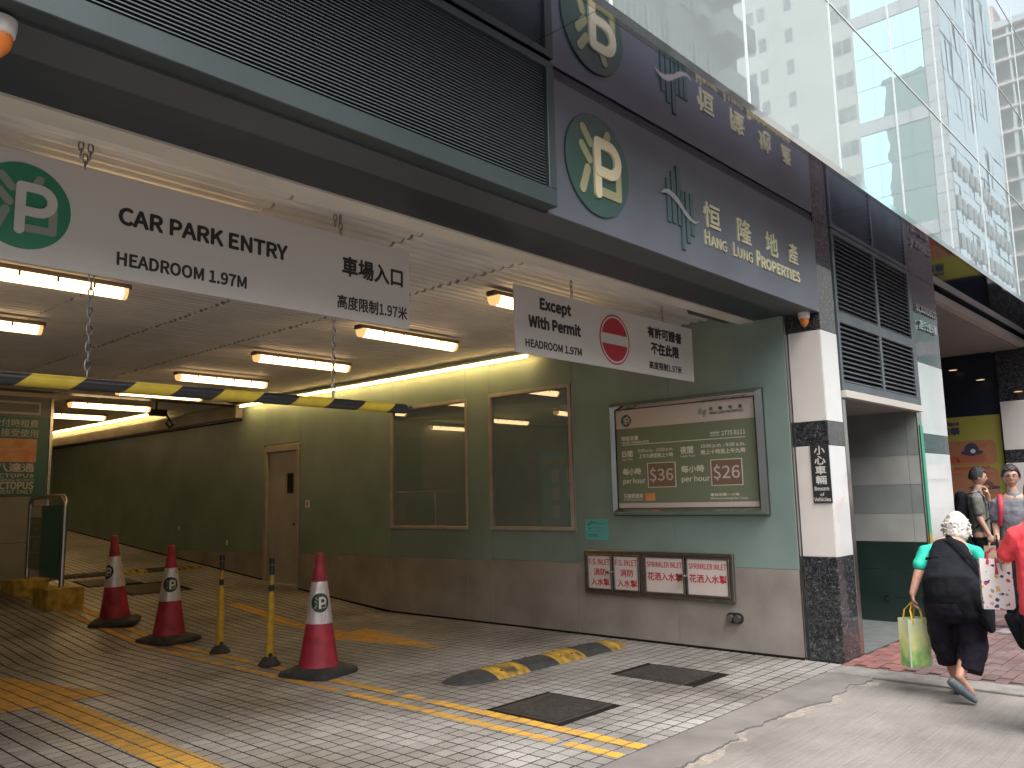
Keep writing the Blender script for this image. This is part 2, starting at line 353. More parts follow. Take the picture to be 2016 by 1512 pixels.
def window_glass():
    m = bpy.data.materials.new('window_glass'); m.use_nodes = True; n = m.node_tree.nodes; l = m.node_tree.links; n.clear()
    g = n.new('ShaderNodeBsdfGlossy'); g.inputs['Roughness'].default_value = 0.01; g.inputs['Color'].default_value = (.9, .95, .95, 1)
    t = n.new('ShaderNodeBsdfTransparent'); t.inputs['Color'].default_value = (.62, .66, .64, 1)
    lw = n.new('ShaderNodeFresnel'); lw.inputs[0].default_value = 1.9
    mr = n.new('ShaderNodeMapRange'); mr.inputs['To Min'].default_value = .2; mr.inputs['To Max'].default_value = 1; l.new(lw.outputs[0], mr.inputs[0])
    mx = n.new('ShaderNodeMixShader'); l.new(mr.outputs[0], mx.inputs[0]); l.new(t.outputs[0], mx.inputs[1]); l.new(g.outputs[0], mx.inputs[2])
    df = n.new('ShaderNodeBsdfDiffuse'); df.inputs['Color'].default_value = (.40, .50, .48, 1); m3 = n.new('ShaderNodeMixShader'); m3.inputs[0].default_value = .32; l.new(mx.outputs[0], m3.inputs[1]); l.new(df.outputs[0], m3.inputs[2])
    o = n.new('ShaderNodeOutputMaterial'); l.new(m3.outputs[0], o.inputs[0]); return m
M['window_glass'] = window_glass()
# striped headroom bar
def stripe_mat(name, c1, c2, period, kz, ky=0, ax=0):
    m = MAT(name, c1, .4); n = m.node_tree.nodes; l = m.node_tree.links; b = n['Principled BSDF']
    tc = n.new('ShaderNodeTexCoord'); dt = n.new('ShaderNodeVectorMath'); dt.operation = 'DOT_PRODUCT'
    v = [0, ky, kz]; v[ax] += 1; dt.inputs[1].default_value = v; l.new(tc.outputs['Object'], dt.inputs[0])
    md = n.new('ShaderNodeMath'); md.operation = 'DIVIDE'; md.inputs[1].default_value = period; l.new(dt.outputs['Value'], md.inputs[0])
    fr = n.new('ShaderNodeMath'); fr.operation = 'FRACT'; l.new(md.outputs[0], fr.inputs[0])
    gt = n.new('ShaderNodeMath'); gt.operation = 'GREATER_THAN'; gt.inputs[1].default_value = .5; l.new(fr.outputs[0], gt.inputs[0])
    nz = n.new('ShaderNodeTexNoise'); nz.inputs['Scale'].default_value = 20; l.new(tc.outputs['Object'], nz.inputs[0])
    r = n.new('ShaderNodeMixRGB'); r.inputs[1].default_value = (*c1, 1); r.inputs[2].default_value = (*c2, 1); l.new(gt.outputs[0], r.inputs[0])
    r2 = n.new('ShaderNodeMixRGB'); r2.blend_type = 'MULTIPLY'; r2.inputs[0].default_value = .35; l.new(r.outputs[0], r2.inputs[1]); l.new(nz.outputs[0], r2.inputs[2])
    l.new(r2.outputs[0], b.inputs['Base Color']); return m
M['bar_stripes'] = stripe_mat('bar_stripes', (.55, .40, .03), (.012, .013, .016), .47, -1.2)
M['post_stripes'] = stripe_mat('post_stripes', (.5, .34, .04), (.03, .02, .015), .19, 0, ax=2)
# ================================================================== SETTING
YF = 3.06; XW = 7.67; ZS = 3.243; ZC = 4.177; YG = 2.45; ZCE = 3.34
# road and concrete forecourt
road = MB().add([(-200, -200, -.016), (400, -200, -.016), (400, 200, -.016), (-200, 200, -.016)], [(0, 1, 2, 3)]).build('ground', MAT('asphalt', (.16, .155, .15), .8, var=.2, scale=5), kind='structure')
def concrete_mat():
    m = MAT('forecourt_concrete', (.3, .27, .25), .62); n = m.node_tree.nodes; l = m.node_tree.links; b = n['Principled BSDF']
    ge = n.new('ShaderNodeNewGeometry'); a = n.new('ShaderNodeTexNoise'); a.inputs['Scale'].default_value = 1.1; a.inputs['Detail'].default_value = 8; a.inputs['Roughness'].default_value = .6; l.new(ge.outputs['Position'], a.inputs[0])
    mp = n.new('ShaderNodeMapping'); mp.inputs['Rotation'].default_value = (0, 0, .5); mp.inputs['Scale'].default_value = (1, 30, 1); l.new(ge.outputs['Position'], mp.inputs[0])
    c = n.new('ShaderNodeTexNoise'); c.inputs['Scale'].default_value = 2.2; c.inputs['Detail'].default_value = 4; l.new(mp.outputs[0], c.inputs[0])
    r = n.new('ShaderNodeValToRGB'); e = r.color_ramp.elements; e[0].position = .3; e[0].color = (.13, .12, .112, 1); e[1].position = .72; e[1].color = (.27, .245, .225, 1)
    x = e.new(.5); x.color = (.20, .184, .17, 1); l.new(a.outputs[0], r.inputs[0])
    r2 = n.new('ShaderNodeValToRGB'); e = r2.color_ramp.elements; e[0].position = .35; e[0].color = (.82, .82, .82, 1); e[1].position = .6; e[1].color = (1, 1, 1, 1); l.new(c.outputs[0], r2.inputs[0])
    mx = n.new('ShaderNodeMixRGB'); mx.blend_type = 'MULTIPLY'; mx.inputs[0].default_value = 1; l.new(r.outputs[0], mx.inputs[1]); l.new(r2.outputs[0], mx.inputs[2]); l.new(mx.outputs[0], b.inputs['Base Color'])
    d = n.new('ShaderNodeTexNoise'); d.inputs['Scale'].default_value = 45; d.inputs['Detail'].default_value = 6; l.new(ge.outputs['Position'], d.inputs[0])
    ad = n.new('ShaderNodeMath'); ad.operation = 'ADD'; l.new(c.outputs[0], ad.inputs[0]); l.new(d.outputs[0], ad.inputs[1])
    bp = n.new('ShaderNodeBump'); bp.inputs['Strength'].default_value = .5; bp.inputs['Distance'].default_value = .006; l.new(ad.outputs[0], bp.inputs['Height']); l.new(bp.outputs[0], b.inputs['Normal'])
    return m
M['forecourt'] = concrete_mat()
fore = MB().box(-12, 7.6, -3, 3.057, -.014, 0).build('forecourt', M['forecourt'], kind='structure')
# thin cement patch with a broken edge along the tile edge (crack line)
cr = [(40,640),(75,628),(110,605),(180,575),(145,545),(170,536),(220,515),(262,500),(300,496),(335,490),(342,468),(385,452),(430,435),(455,432),(490,410),(545,396),(600,370),(640,362),(690,350),(740,342),(780,325),(790,295),(830,286),(870,270),(860,250),(880,236),(900,228),(940,228),(970,225),(1000,208),(1040,198)]
edge = [P(1400+x/3.273, 1280+y/3.273, 2, 0) for x, y in cr]
edge = [(p.x, p.y) for p in edge]
left = [(-12, edge[0][1]-.12), (-3, edge[0][1]+.05), (1.2, edge[0][1]-.06), (2.2, edge[0][1]+.04), (2.9, edge[0][1]-.05), (3.4, edge[0][1]-.03)]
edge = left + edge + [(7.55, edge[-1][1]+.15), (7.585, 2.9)]
jag = []
for i in range(len(edge)-1):
    a, b = edge[i], edge[i+1]; n_ = max(1, int(math.dist(a, b)/.035)) if a[0] > 0 else 1
    for k in range(n_):
        t = k/n_; jag.append((a[0]+(b[0]-a[0])*t, a[1]+(b[1]-a[1])*t + (random.uniform(-.016, .016) if k else 0)))
jag.append(edge[-1])
mb = MB()
for i in range(len(jag)-1):
    (ax_, ay), (bx_, by) = jag[i], jag[i+1]
    if bx_ <= ax_: bx_ = ax_ + .0005
    mb.quad((ax_, ay, .012), (bx_, by, .012), (bx_, 3.056, .012), (ax_, 3.056, .012))
    mb.quad((ax_, ay, 0), (bx_, by, 0), (bx_, by, .012), (ax_, ay, .012))
mb.build('cement_strip', M['cement_patch'], kind='structure')
mb = MB(); M['crack'] = MAT('crack', (.03, .027, .025), .95); M['bare'] = MAT('bare_concrete', (.25, .22, .19), .8, var=.3, scale=25)
ck = [p for p in jag if 4.0 < p[0] < 5.75]
for i in range(len(ck)-1):
    (a, b), (c, d) = ck[i], ck[i+1]; w0 = .002+.011*abs(noise.noise(Vector((a*3, 2, 0)))) ; mb.quad((a, b-w0, .0025), (c, d-w0, .0025), (c, d+.004, .0025), (a, b+.004, .0025))
mb.build('crack', M['crack'], fore)
mb = MB()
for i in range(len(jag)-1):
    (a, b), (c, d) = jag[i], jag[i+1]
    def ww(x_): return max(0, (noise.noise(Vector((x_*2.3, 7, 0)))+.12)*.22 + .02*noise.noise(Vector((x_*25, 1, 0))))
    if a > 3.5 and c < 7.2 and c > a and (ww(a) > 0 or ww(c) > 0): mb.quad((a, b-.012-ww(a), .0015), (c, d-.012-ww(c), .0015), (c, d-.006, .0015), (a, b-.006, .0015))
mb.build('bare_patch', M['bare'], fore)
# kerb stones between forecourt and brick pavement
kerb = thing('kerb', (7.3, 0, 0), kind='structure')
y = -2.9; km = None
while y < 3.0:
    L = .62
    mb = MB((7.3, 0, 0)).box(7.27 if y > 1.9 else 7.3, 7.6, y, min(y+L-.008, 3.05), -.01, .02); mb.build('kerbstone', M['kerb'], kerb, bev=.006); y += L
# brick pavement
pave = thing('pavement', (7.6, 0, 0), kind='structure')
MB((7.6, 0, 0)).box(7.605, 40, -3, 3.057, -.01, .008).build('mortar_bed', MAT('mortar', (.12, .10, .09), .9, var=.3, scale=9), pave)
bl, bw_ = .2, .1
bme = MB().box(-bl/2+.003, bl/2-.003, -bw_/2+.003, bw_/2-.003, 0, .02).mesh('brick'); bme.materials.append(M['brick'])
bme2 = MB().box(-bl/2+.003, bl/2-.003, -bw_/2+.003, bw_/2-.003, 0, .02).mesh('brick'); bme2.materials.append(M['brick2'])
bricks = []
r = 0; y = 3.0
while y > -2.9:
    x = 7.7 + (.1 if r % 2 else 0)
    while x < 21: bricks.append((x, y)); x += bl
    y -= bw_; r += 1
bricks.sort(key=lambda p: p[0]**2 + p[1]**2 + (200 if (math.degrees(math.atan2(p[0], p[1])) > 79.5) else 0))
mbs = [MB((7.6, 0, 0)), MB((7.6, 0, 0))]
for i, (x, y) in enumerate(bricks):
    dz = random.uniform(-.003, .002); red = y > 2.55 and x < 9.6
    if i < 295:
        o = bpy.data.objects.new('brick', bme2 if red else bme); COL.objects.link(o); o.parent = pave; o.location = (x-7.6, y, .004+dz); o.rotation_euler = (0, 0, random.uniform(-.01, .01))
    else: mbs[1 if red else 0].box(x-bl/2+.003, x+bl/2-.003, y-bw_/2+.003, y+bw_/2-.003, .004, .024+dz)
mbs[0].build('brick_field', M['brick'], pave, kind='stuff')
if mbs[1].v: mbs[1].build('brick_field', M['brick2'], pave, kind='stuff')
MB((7.6, 0, 0)).box(21, 40, -3, 3.057, .004, .02).build('far_paving', M['brick'], pave)
# a darker service cover strip across the pavement
MB((7.6, 0, 0)).box(10.2, 10.9, 1.2, 2.4, .02, .027).build('cover_slab', M['kerb'], pave)
# ------------------------------------------------ tiled driveway
drive = thing('driveway', (4.5, 3.06, 0), kind='structure')
T = .12; X0 = 4.552 - 12*5*T - .12*14
MHS = [(6.12, 6.69, 3.77, 4.45), (4.6, 5.25, 3.84, 4.47), (5.45, 6.25, 12.6, 13.4), (5.2, 6.0, 13.6, 14.2)]
def blocked(x0, x1, y0, y1): return any(x1 > a+.01 and x0 < b-.01 and y1 > c+.01 and y0 < d-.01 for a, b, c, d in MHS)
nx0 = int((4.552+3)/T); tiles = []
for i in range(-nx0, 26):
    x = 4.552 + i*T
    for j in range(0, 190):
        y = 3.062 + j*T
        if x+T > XW+.1: continue
        if blocked(x, x+T, y, y+T): continue
        tiles.append((x, y))
tme = MB().box(.0062, T-.0062, .0062, T-.0062, -.004, 0).mesh('tile')
tme.materials.append(M['tile'])
bm = bmesh.new(); bm.from_mesh(tme); bmesh.ops.bevel(bm, geom=[e for e in bm.edges if min(v.co.z for v in e.verts) > -.001], offset=.0022, segments=1, affect='EDGES'); bm.to_mesh(tme); bm.free()
def screen(x, y, z):
    d = Vector((x, y, z)) - CAM; dz = d.dot(_f)
    return (CX+FPX*d.dot(RGT)/dz, CY-FPX*d.dot(UPV)/dz) if dz > .1 else (-9e3, 9e3)
vis = []; rest = []
for (x, y) in tiles:
    px, py = screen(x+.06, y+.06, gz(y))
    if 0 < px < 2016 and 0 < py < 1512 and y < 7: vis.append((math.hypot(x, y), x, y))
    else: rest.append((x, y))
vis.sort()
for k, (d, x, y) in enumerate(vis):
    if k < 298:
        o = bpy.data.objects.new('tile', tme); COL.objects.link(o); o.parent = drive; o.location = (x-4.5, y-3.06, random.uniform(-.0008, .0008)+.012)
        o.rotation_euler = (random.uniform(-.006, .006), random.uniform(-.006, .006), 0)
    else: rest.append((x, y))
mb = MB((4.5, 3.06, 0)); tg = .0062
for x, y in rest:
    z0, z1 = gz(y)+.012, gz(y+T)+.012; j = random.uniform(-.0008, .0008); a, b, c, d = x+tg, x+T-tg, y+tg, y+T-tg; q = .002
    b = min(b, XW-.005)
    if b-a < .02: continue
    mb.add([(a+q, c+q, z0+j), (b-q, c+q, z0+j), (b-q, d-q, z1+j), (a+q, d-q, z1+j), (a, c, z0-.004), (b, c, z0-.004), (b, d, z1-.004), (a, d, z1-.004)], [(0, 1, 2, 3), (4, 5, 1, 0), (5, 6, 2, 1), (6, 7, 3, 2), (7, 4, 0, 3)])
mb.build('tile_field', M['tile'], drive, kind='stuff')
gm = MB((4.5, 3.06, 0))
for a, b in ((3.057, 9.5), (9.5, 31)):
    gm.quad((-3.2, a, gz(a)+.0098), (XW, a, gz(a)+.0098), (XW, b, gz(b)+.0098), (-3.2, b, gz(b)+.0098))
gm.build('grout_bed', M['grout'], drive)
# painted markings: clipped to each tile so that joints stay open
def clip(poly, x0, x1, y0, y1):
    def cl(ps, f, g):
        out = []
        for i in range(len(ps)):
            a, b = ps[i-1], ps[i]; fa, fb = f(a), f(b)
            if fa >= 0: out.append(a)
            if (fa >= 0) != (fb >= 0): t = fa/(fa-fb); out.append((a[0]+(b[0]-a[0])*t, a[1]+(b[1]-a[1])*t))
        return out
    for f in (lambda p: p[0]-x0, lambda p: x1-p[0], lambda p: p[1]-y0, lambda p: y1-p[1]):
        poly = cl(poly, f, None)
        if len(poly) < 3: return []
    return poly
def paint(name, polys, wear=0.0, lift=.0148):
    mb = MB((4.5, 3.06, 0))
    for poly in polys:
        xs = [p[0] for p in poly]; ys = [p[1] for p in poly]
        for (x, y) in tiles:
            if x > max(xs) or x+T < min(xs) or y > max(ys) or y+T < min(ys): continue
            c = clip(poly, x+tg, x+T-tg, y+tg, y+T-tg)
            if len(c) < 3: continue
            nzv = noise.noise(Vector((x*3.1, y*3.1, 1)))
            if wear and nzv < -1+wear*1.6: continue
            mb.add([(p[0], p[1], gz(p[1])+lift + (0)) for p in c], [tuple(range(len(c)))])
    return mb.build(name, M['yellow_paint'], drive)
def wob(x0, x1, y0, y1, amp=.012):
    """rectangle strip with hand-painted edges, as many short quads"""
    out = []; y = y0; a = x0; b = x1
    while y < y1:
        h = random.uniform(.05, .14); na = x0+random.uniform(-amp, amp); nb = x1+random.uniform(-amp, amp)
        gap = random.random() < .05
        if not gap: out.append([(a, y), (b, y), (nb, min(y+h, y1)), (na, min(y+h, y1))])
        a, b = na, nb; y += h
    return out
paint('yellow_line', wob(4.425, 4.545, 3.07, 13.2), .28)
paint('yellow_line', wob(4.215, 4.31, 3.07, 13.2), .28)
paint('direction_arrow', [[(2.34, 3.06), (2.60, 3.06), (2.72, 7.42), (2.46, 7.42)], [(1.95, 7.40), (3.05, 7.40), (2.62, 9.1), (2.50, 9.1)]])
paint('direction_arrow', [[(6.02, 8.4), (6.22, 8.4), (6.35, 11.2), (6.15, 11.2)], [(5.72, 8.42), (6.5, 8.42), (6.14, 6.6)]], .2)
# ------------------------------------------------ manhole covers
MHL = ['dark iron access cover nearest the pillar and the inlet cabinet', 'dark iron access cover beside the end of the yellow double line', 'dark iron cover half way up the ramp, behind the leftmost cone', 'dark iron cover on the ramp beside the upper speed hump']
for i, (a, b, c, d) in enumerate(MHS):
    z = gz((c+d)/2); t = thing('manhole_cover', ((a+b)/2, (c+d)/2, z), MHL[i], 'manhole cover', 'iron access covers in the tiled driveway')
    if z > .05: t.rotation_euler = (math.atan(.0853), 0, 0)
    hx, hy = (b-a)/2-.004, (d-c)/2-.004
    mb = MB(); q = .03
    mb.box(-hx, hx, -hy, hy, -.004, .013); mb.build('frame', M['iron'], t, bev=.003)
    mb = MB(); mb.box(-hx+q, hx-q, -hy+q, hy-q, .0, .017)
    for kx in range(int((hx*2-.1)/.045)):
        for ky in range(int((hy*2-.1)/.045)):
            x = -hx+.055+kx*.045; y = -hy+.055+ky*.045
            an = math.radians(45 if (kx+ky) % 2 else -45); mb.obox((x, y, .0185), (math.cos(an), math.sin(an), 0), (-math.sin(an), math.cos(an), 0), UZ, .016, .004, .0015)
    mb.build('cover', M['iron'], t, bev=0)
    MB().obox((0, -hy*.6, .018), UX, UY, UZ, .05, .018, .002).build('maker_plate', M['rubber'], t)
# ------------------------------------------------ speed hump
def hump(x0, x1, yc, w_, h_, label, cols, zb=0):
    t = thing('speed_hump', ((x0+x1)/2, yc, zb), label, 'speed hump')
    if zb: t.rotation_euler = (math.atan(.0853), 0, 0)
    n = len(cols); L = (x1-x0)/n; cx = (x0+x1)/2
    prof = [(-w_/2+w_*k/12) for k in range(13)]
    for i, c in enumerate(cols):
        mb = MB(); xa, xb = x0+i*L-cx+.002, x0+(i+1)*L-cx-.002; st = 8; rows = []
        for s in range(st+1):
            x = xa+(xb-xa)*s/st; e = 1.0
            ee = min((x-(x0-cx))/(L*.9), ((x1-cx)-x)/(L*.9)); ee = max(0, min(1, ee)); e = math.sin(ee*math.pi/2)**.6 if ee < 1 else 1
            wv = math.sqrt(max(.0, e)); rows.append([(x, p*wv, .012 + h_*e*max(0, 1-(p/(w_/2))**2)**.8) for p in prof])
        vs = [p for r_ in rows for p in r_]; m_ = len(prof)
        mb.add(vs, [(a*m_+b, a*m_+b+1, (a+1)*m_+b+1, (a+1)*m_+b)[::-1] for a in range(st) for b in range(m_-1)])
        mb.build('segment', M[c], t, smooth=True)
        # studs
        mb = MB()
        for sx in (.3, .7):
            x = xa+(xb-xa)*sx
            for py in (-.27, .27):
                zz = .012+h_*(1-(py*2)**2)**.8
                if 0 < i < n-1: MB().tube([(x, py*w_, zz-.004), (x, py*w_, zz+.004)], .014, 10).build('bolt', M['iron'], t)
hump(4.95, 7.43, 5.33, .42, .062, 'worn black and yellow rubber speed hump in front of the beige wall panel', ['rubber', 'bump_yellow', 'rubber', 'bump_yellow', 'rubber', 'bump_yellow'])
hump(4.75, 7.62, 14.6, .34, .05, 'black and yellow rubber speed hump up the ramp behind the cones', ['rubber', 'rubber', 'bump_yellow', 'rubber', 'bump_yellow'], gz(14.6))
# ================================================================== CAR PARK INTERIOR SHELL
XL = -3.2
# right-hand wall: a thing with panels, windows, door, light switch
wall = thing('entrance_wall', (XW, 3.06, 0), 'long green wall with beige lower band along the right side of the driveway', 'wall')
def wbox(mb, y0, y1, z0, z1, t0=0, t1=.02, mi=0): return mb.box(XW-t1, XW-t0, y0, y1, z0, z1, mi)
WO = (XW, 3.06, 0)
wins = [(6.10, 7.36, 1.21, 2.84), (7.84, 9.34, 1.21, 2.83)]
DR = (11.70, 12.74, .2, 2.49)
seams = [3.40, 4.72, 6.03, 7.38, 7.82, 9.36, 10.6, 11.68, 12.76, 14.2, 15.7, 17.2, 18.7, 20.2, 21.7, 23.2, 24.7]
mbg, mbb = [], []
for a, b in zip(seams[:-1], seams[1:]):
    segs = [(0.83, 3.36)]
    for w0, w1, z0, z1 in wins:
        if a < (w0+w1)/2 < b: segs = [(0.83, z0-.045), (z1+.045, 3.36)]
    isdoor = a < 12.2 < b
    if isdoor: segs = [(2.55, 3.36)]
    for z0, z1 in segs:
        zb = .83 - max(0, (a-4))*.012 if z0 == .83 else z0
        wbox(MB(WO), a+.0015, b-.0015, zb, z1).build('wall_panel', M['wall_green'], wall, bev=.0015)
    if not isdoor:
        zb = .83 - max(0, (a-4))*.012
        mb = MB(WO); z0a, z0b = gz(a)+.03, gz(b)+.03
        if zb > z0a+.02:
            mb.add([(XW-.02, a+.0015, z0a), (XW-.02, b-.0015, z0b), (XW-.02, b-.0015, max(zb-.002, z0b)), (XW-.02, a+.0015, zb-.002)], [(3, 2, 1, 0)])
            mb.build('lower_panel', M['wall_beige'], wall)
        # skirting
        mb = MB(WO); mb.add([(XW-.026, a, gz(a)), (XW-.026, b, gz(b)), (XW-.026, b, gz(b)+.035), (XW-.026, a, gz(a)+.035), (XW, a, gz(a)), (XW, b, gz(b)), (XW, b, gz(b)+.035), (XW, a, gz(a)+.035)], [(3, 2, 1, 0), (7, 6, 2, 3), (0, 1, 5, 4)]); mb.build('skirting', M['grout'], wall)
# solid core behind the panels with openings for the windows and the door
core = MB(WO)
core.box(XW, XW+.12, 3.41, wins[0][0], 0, 3.5); core.box(XW, XW+.12, wins[0][1], wins[1][0], 0, 3.5); core.box(XW, XW+.12, wins[1][1], DR[0], 0, 3.5)
core.box(XW, XW+.12, DR[0], DR[1], DR[3], 3.5); core.box(XW, XW+.12, DR[1], 31, 0, 4.6)
for w0, w1, z0, z1 in wins: core.box(XW, XW+.12, w0, w1, 0, z0); core.box(XW, XW+.12, w0, w1, z1, 3.5)
core.build('core', M['booth_wall'], wall)
for i, (w0, w1, z0, z1) in enumerate(wins):
    f = MB(WO); t = .045
    wbox(f, w0-t, w1+t, z1, z1+t, -.03, .032); wbox(f, w0-t, w1+t, z0-t, z0, -.03, .04); wbox(f, w0-t, w0, z0, z1, -.03, .032); wbox(f, w1, w1+t, z0, z1, -.03, .032)
    fo = f.build('window_frame', M['wall_trim'], wall, bev=.004)
    g = MB(WO); g.box(XW+.004, XW+.010, w0, w1, z0, z1); gp = g.build('pane', M['window_glass'], fo); gp.parent = fo
# booth behind the windows
booth = thing('booth_room', (XW+.12, 6.0, 0), 'dim attendant booth seen through the two windows', 'room', kind='structure')
BO = (XW+.12, 6.0, 0)
MB(BO).box(XW+2.3, XW+2.36, 5.5, 10.4, 0, 3.2).build('back_wall', M['booth_wall'], booth)
MB(BO).box(XW+.121, XW+2.3, 5.44, 5.5, 0, 3.2).build('side_wall', M['booth_wall'], booth)
MB(BO).box(XW+.121, XW+2.3, 10.4, 10.46, 0, 3.2).build('side_wall', M['booth_wall'], booth)
MB(BO).box(XW+.121, XW+2.36, 5.44, 10.46, 3.1, 3.2).build('booth_ceiling', M['plastic_white'], booth)
MB(BO).box(XW+.121, XW+2.3, 5.5, 10.4, .02, .06).build('booth_floor', M['floor_grey'], booth)
MB(BO).box(XW+.3, XW+.8, 5.6, 10.3, .98, 1.02).build('counter', M['door'], booth)
t = thing('monitor', (XW+.5, 8.5, 1.02), 'dark monitor behind the window nearer the door', 'monitor')
MB((XW+.5, 8.5, 1.02)).box(XW+.47, XW+.5, 8.28, 8.62, 1.1, 1.33).build('screen', M['ink'], t, bev=.004); MB((XW+.5, 8.5, 1.02)).box(XW+.5, XW+.53, 8.43, 8.47, 1.02, 1.15).box(XW+.44, XW+.58, 8.36, 8.54, 1.02, 1.03).build('stand', M['ink'], t)
MB((XW+.5, 8.5, 1.02)).box(XW+.462, XW+.469, 8.3, 8.6, 1.12, 1.31).build('screen_face', MAT('screen_face', (.16, .17, .19), .3), t)
t = thing('notice_stand', (XW+.35, 6.95, 1.02), 'white notice card standing inside the window nearer the street', 'card')
MB((XW+.35, 6.95, 1.02)).box(XW+.33, XW+.34, 6.85, 7.08, 1.02, 1.42).build('card', M['paper_white'], t); MB((XW+.35, 6.95, 1.02)).box(XW+.345, XW+.36, 6.95, 7.14, 1.02, 1.41).build('backing', M['ink'], t)
# door
dt = thing('service_door', (XW, 12.2, .25), 'plain beige metal door with a small dark window in the green wall', 'door')
DO = (XW, 12.2, .25)
f = MB(DO); y0, y1, z0, z1 = DR; t = .07; zb = gz(12.2)
wbox(f, y0, y1, z1-t, z1+.03, -.03, .035); wbox(f, y0, y0+t, zb, z1-t, -.03, .035); wbox(f, y1-t, y1, zb, z1-t, -.03, .035); wbox(f, y0, y1, zb-.05, zb+.03, -.03, .03)
f.build('door_frame', M['wall_trim'], dt, bev=.004)
leaf = MB(DO); wbox(leaf, y0+t, 11.91, zb+.04, z1-t, -.06, -.02); wbox(leaf, 12.13, y1-t, zb+.04, z1-t, -.06, -.02); wbox(leaf, 11.91, 12.13, zb+.04, 1.72, -.06, -.02); wbox(leaf, 11.91, 12.13, 2.05, z1-t, -.06, -.02)
lf = leaf.build('leaf', M['door'], dt)
MB(DO).box(XW+.035, XW+.04, 11.91, 12.13, 1.72, 2.05).build('glazing', MAT('dark_glass', (.02, .035, .035), .1), lf)
f2 = MB(DO); wbox(f2, 11.89, 12.15, 2.05, 2.07, -.02, -.01); wbox(f2, 11.89, 12.15, 1.70, 1.72, -.02, -.01); wbox(f2, 11.89, 11.91, 1.72, 2.05, -.02, -.01); wbox(f2, 12.13, 12.15, 1.72, 2.05, -.02, -.01); f2.build('glazing_bead', M['wall_trim'], lf)
MB(DO).tube([(XW+.03, 11.83, 1.22), (XW-.03, 11.83, 1.22)], [.014, .026], 12).build('handle', M['chrome'], dt)
t = thing('light_switch', (XW-.02, 11.44, 1.54), 'small white switch plate on the green wall beside the beige door', 'switch')
MB((XW-.02, 11.44, 1.54)).box(XW-.032, XW-.0205, 11.385, 11.50, 1.48, 1.60).build('plate', M['plastic_white'], t, bev=.004); MB((XW-.02, 11.44, 1.54)).box(XW-.037, XW-.032, 11.42, 11.455, 1.52, 1.56).build('rocker', M['dull_steel'], t)
for y_, z_, lb in ((15.78, 1.127, 'tiny white wall marker further up the ramp wall'), (13.95, .889, 'tiny white wall marker nearer the beige door')):
    z_ = z_; o = MB((XW-.02, y_, z_)).box(XW-.03, XW-.0205, y_-.02, y_+.02, z_-.04, z_+.04).mesh('wall_marker'); ob = link('wall_marker', o, M['plastic_white'], label=lb, cat='marker', group='white markers on the ramp wall'); ob.location = (XW-.02, y_, z_)
# twin hose sockets in the beige panel
t = thing('pipe_outlet', (XW-.02, 4.086, .34), 'twin round pipe stubs in a black plate low on the beige wall panel', 'pipe outlet')
pts = []
for k in range(12): an = math.pi*k/11+math.pi/2; pts.append((4.128+.0*1+.045*math.sin(an-math.pi/2)*0 + .05*math.cos(an)*-1, .34+.045*math.sin(an)))
mb = MB((XW-.02, 4.086, .34)); mb.tube([(XW-.02, 4.125, .34), (XW-.03, 4.125, .34)], .052, 20); mb.tube([(XW-.02, 4.045, .34), (XW-.03, 4.045, .34)], .052, 20); mb.box(XW-.0295, XW-.0203, 4.045, 4.125, .289, .391); mb.build('plate', M['ink'], t)
for yy in (4.045, 4.125):
    MB((XW-.02, 4.086, .34)).tube([(XW-.03, yy, .34), (XW-.075, yy, .335)], [.036, .034], 18).build('stub', M['dull_steel'], t, smooth=True)
# the sheet pasted on the wall
t = thing('paper_notice', (XW-.02, 5.73, 1.18), 'small turquoise paper notice taped to the green wall left of the price board', 'notice')
mb = MB((XW-.02, 5.73, 1.18)); n_ = 6
vs = []
for j in range(n_+1):
    for i in range(n_+1):
        u_, v_ = i/n_, j/n_; vs.append((XW-.0215-.004*math.sin(u_*5+v_*3)**2, 5.895-.32*u_, 1.068+.23*v_))
mb.add(vs, [(j*(n_+1)+i, j*(n_+1)+i+1, (j+1)*(n_+1)+i+1, (j+1)*(n_+1)+i) for j in range(n_) for i in range(n_)]); mb.build('sheet', M['paper_teal'], t, smooth=True)
mb = MB((XW-.02, 5.73, 1.18)); WU = Vector((0, -1, 0))
for k, (z, a, b, h) in enumerate(((1.262, .06, .17, .008), (1.245, .04, .27, .004), (1.225, .04, .06, .018), (1.20, .06, .28, .004), (1.185, .05, .07, .014), (1.165, .05, .27, .003), (1.12, .04, .17, .009), (1.105, .04, .19, .004))):
    mb.quad((XW-.0262, 5.895-a, z), (XW-.0262, 5.895-b, z), (XW-.0262, 5.895-b, z+h), (XW-.0262, 5.895-a, z+h))
mb.build('print', MAT('faded_ink', (.03, .12, .12), .6), t)
# ---------------------------------------------- fire inlet cabinet
cabt = thing('inlet_cabinet', (XW-.02, 4.98, .5), 'steel framed fire inlet cabinet with four white doors lettered in red', 'cabinet')
CO = (XW-.02, 4.98, .5); y1, y0, z0, z1 = 5.90, 4.06, .485, .957
f = MB(CO); t = .035
def cb(mb, a, b, c, d, d0=.02, d1=.06): return mb.box(XW-d1, XW-d0, a, b, c, d)
cb(f, y0, y1, z1-t, z1); cb(f, y0, y1, z0, z0+t); cb(f, y0, y0+t, z0+t, z1-t); cb(f, y1-t, y1, z0+t, z1-t); cb(f, 5.10, 5.155, z0+t, z1-t)
f.build('cabinet_frame', M['dull_steel'], cabt, bev=.004)
doors = [(5.52, 5.862, 'F.S. INLET', '消防', '入水掣'), (5.16, 5.505, 'F.S. INLET', '消防', '入水掣'), (4.605, 5.095, 'SPRINKLER INLET', '花洒入水掣', None), (4.10, 4.59, 'SPRINKLER INLET', '花洒入水掣', None)]
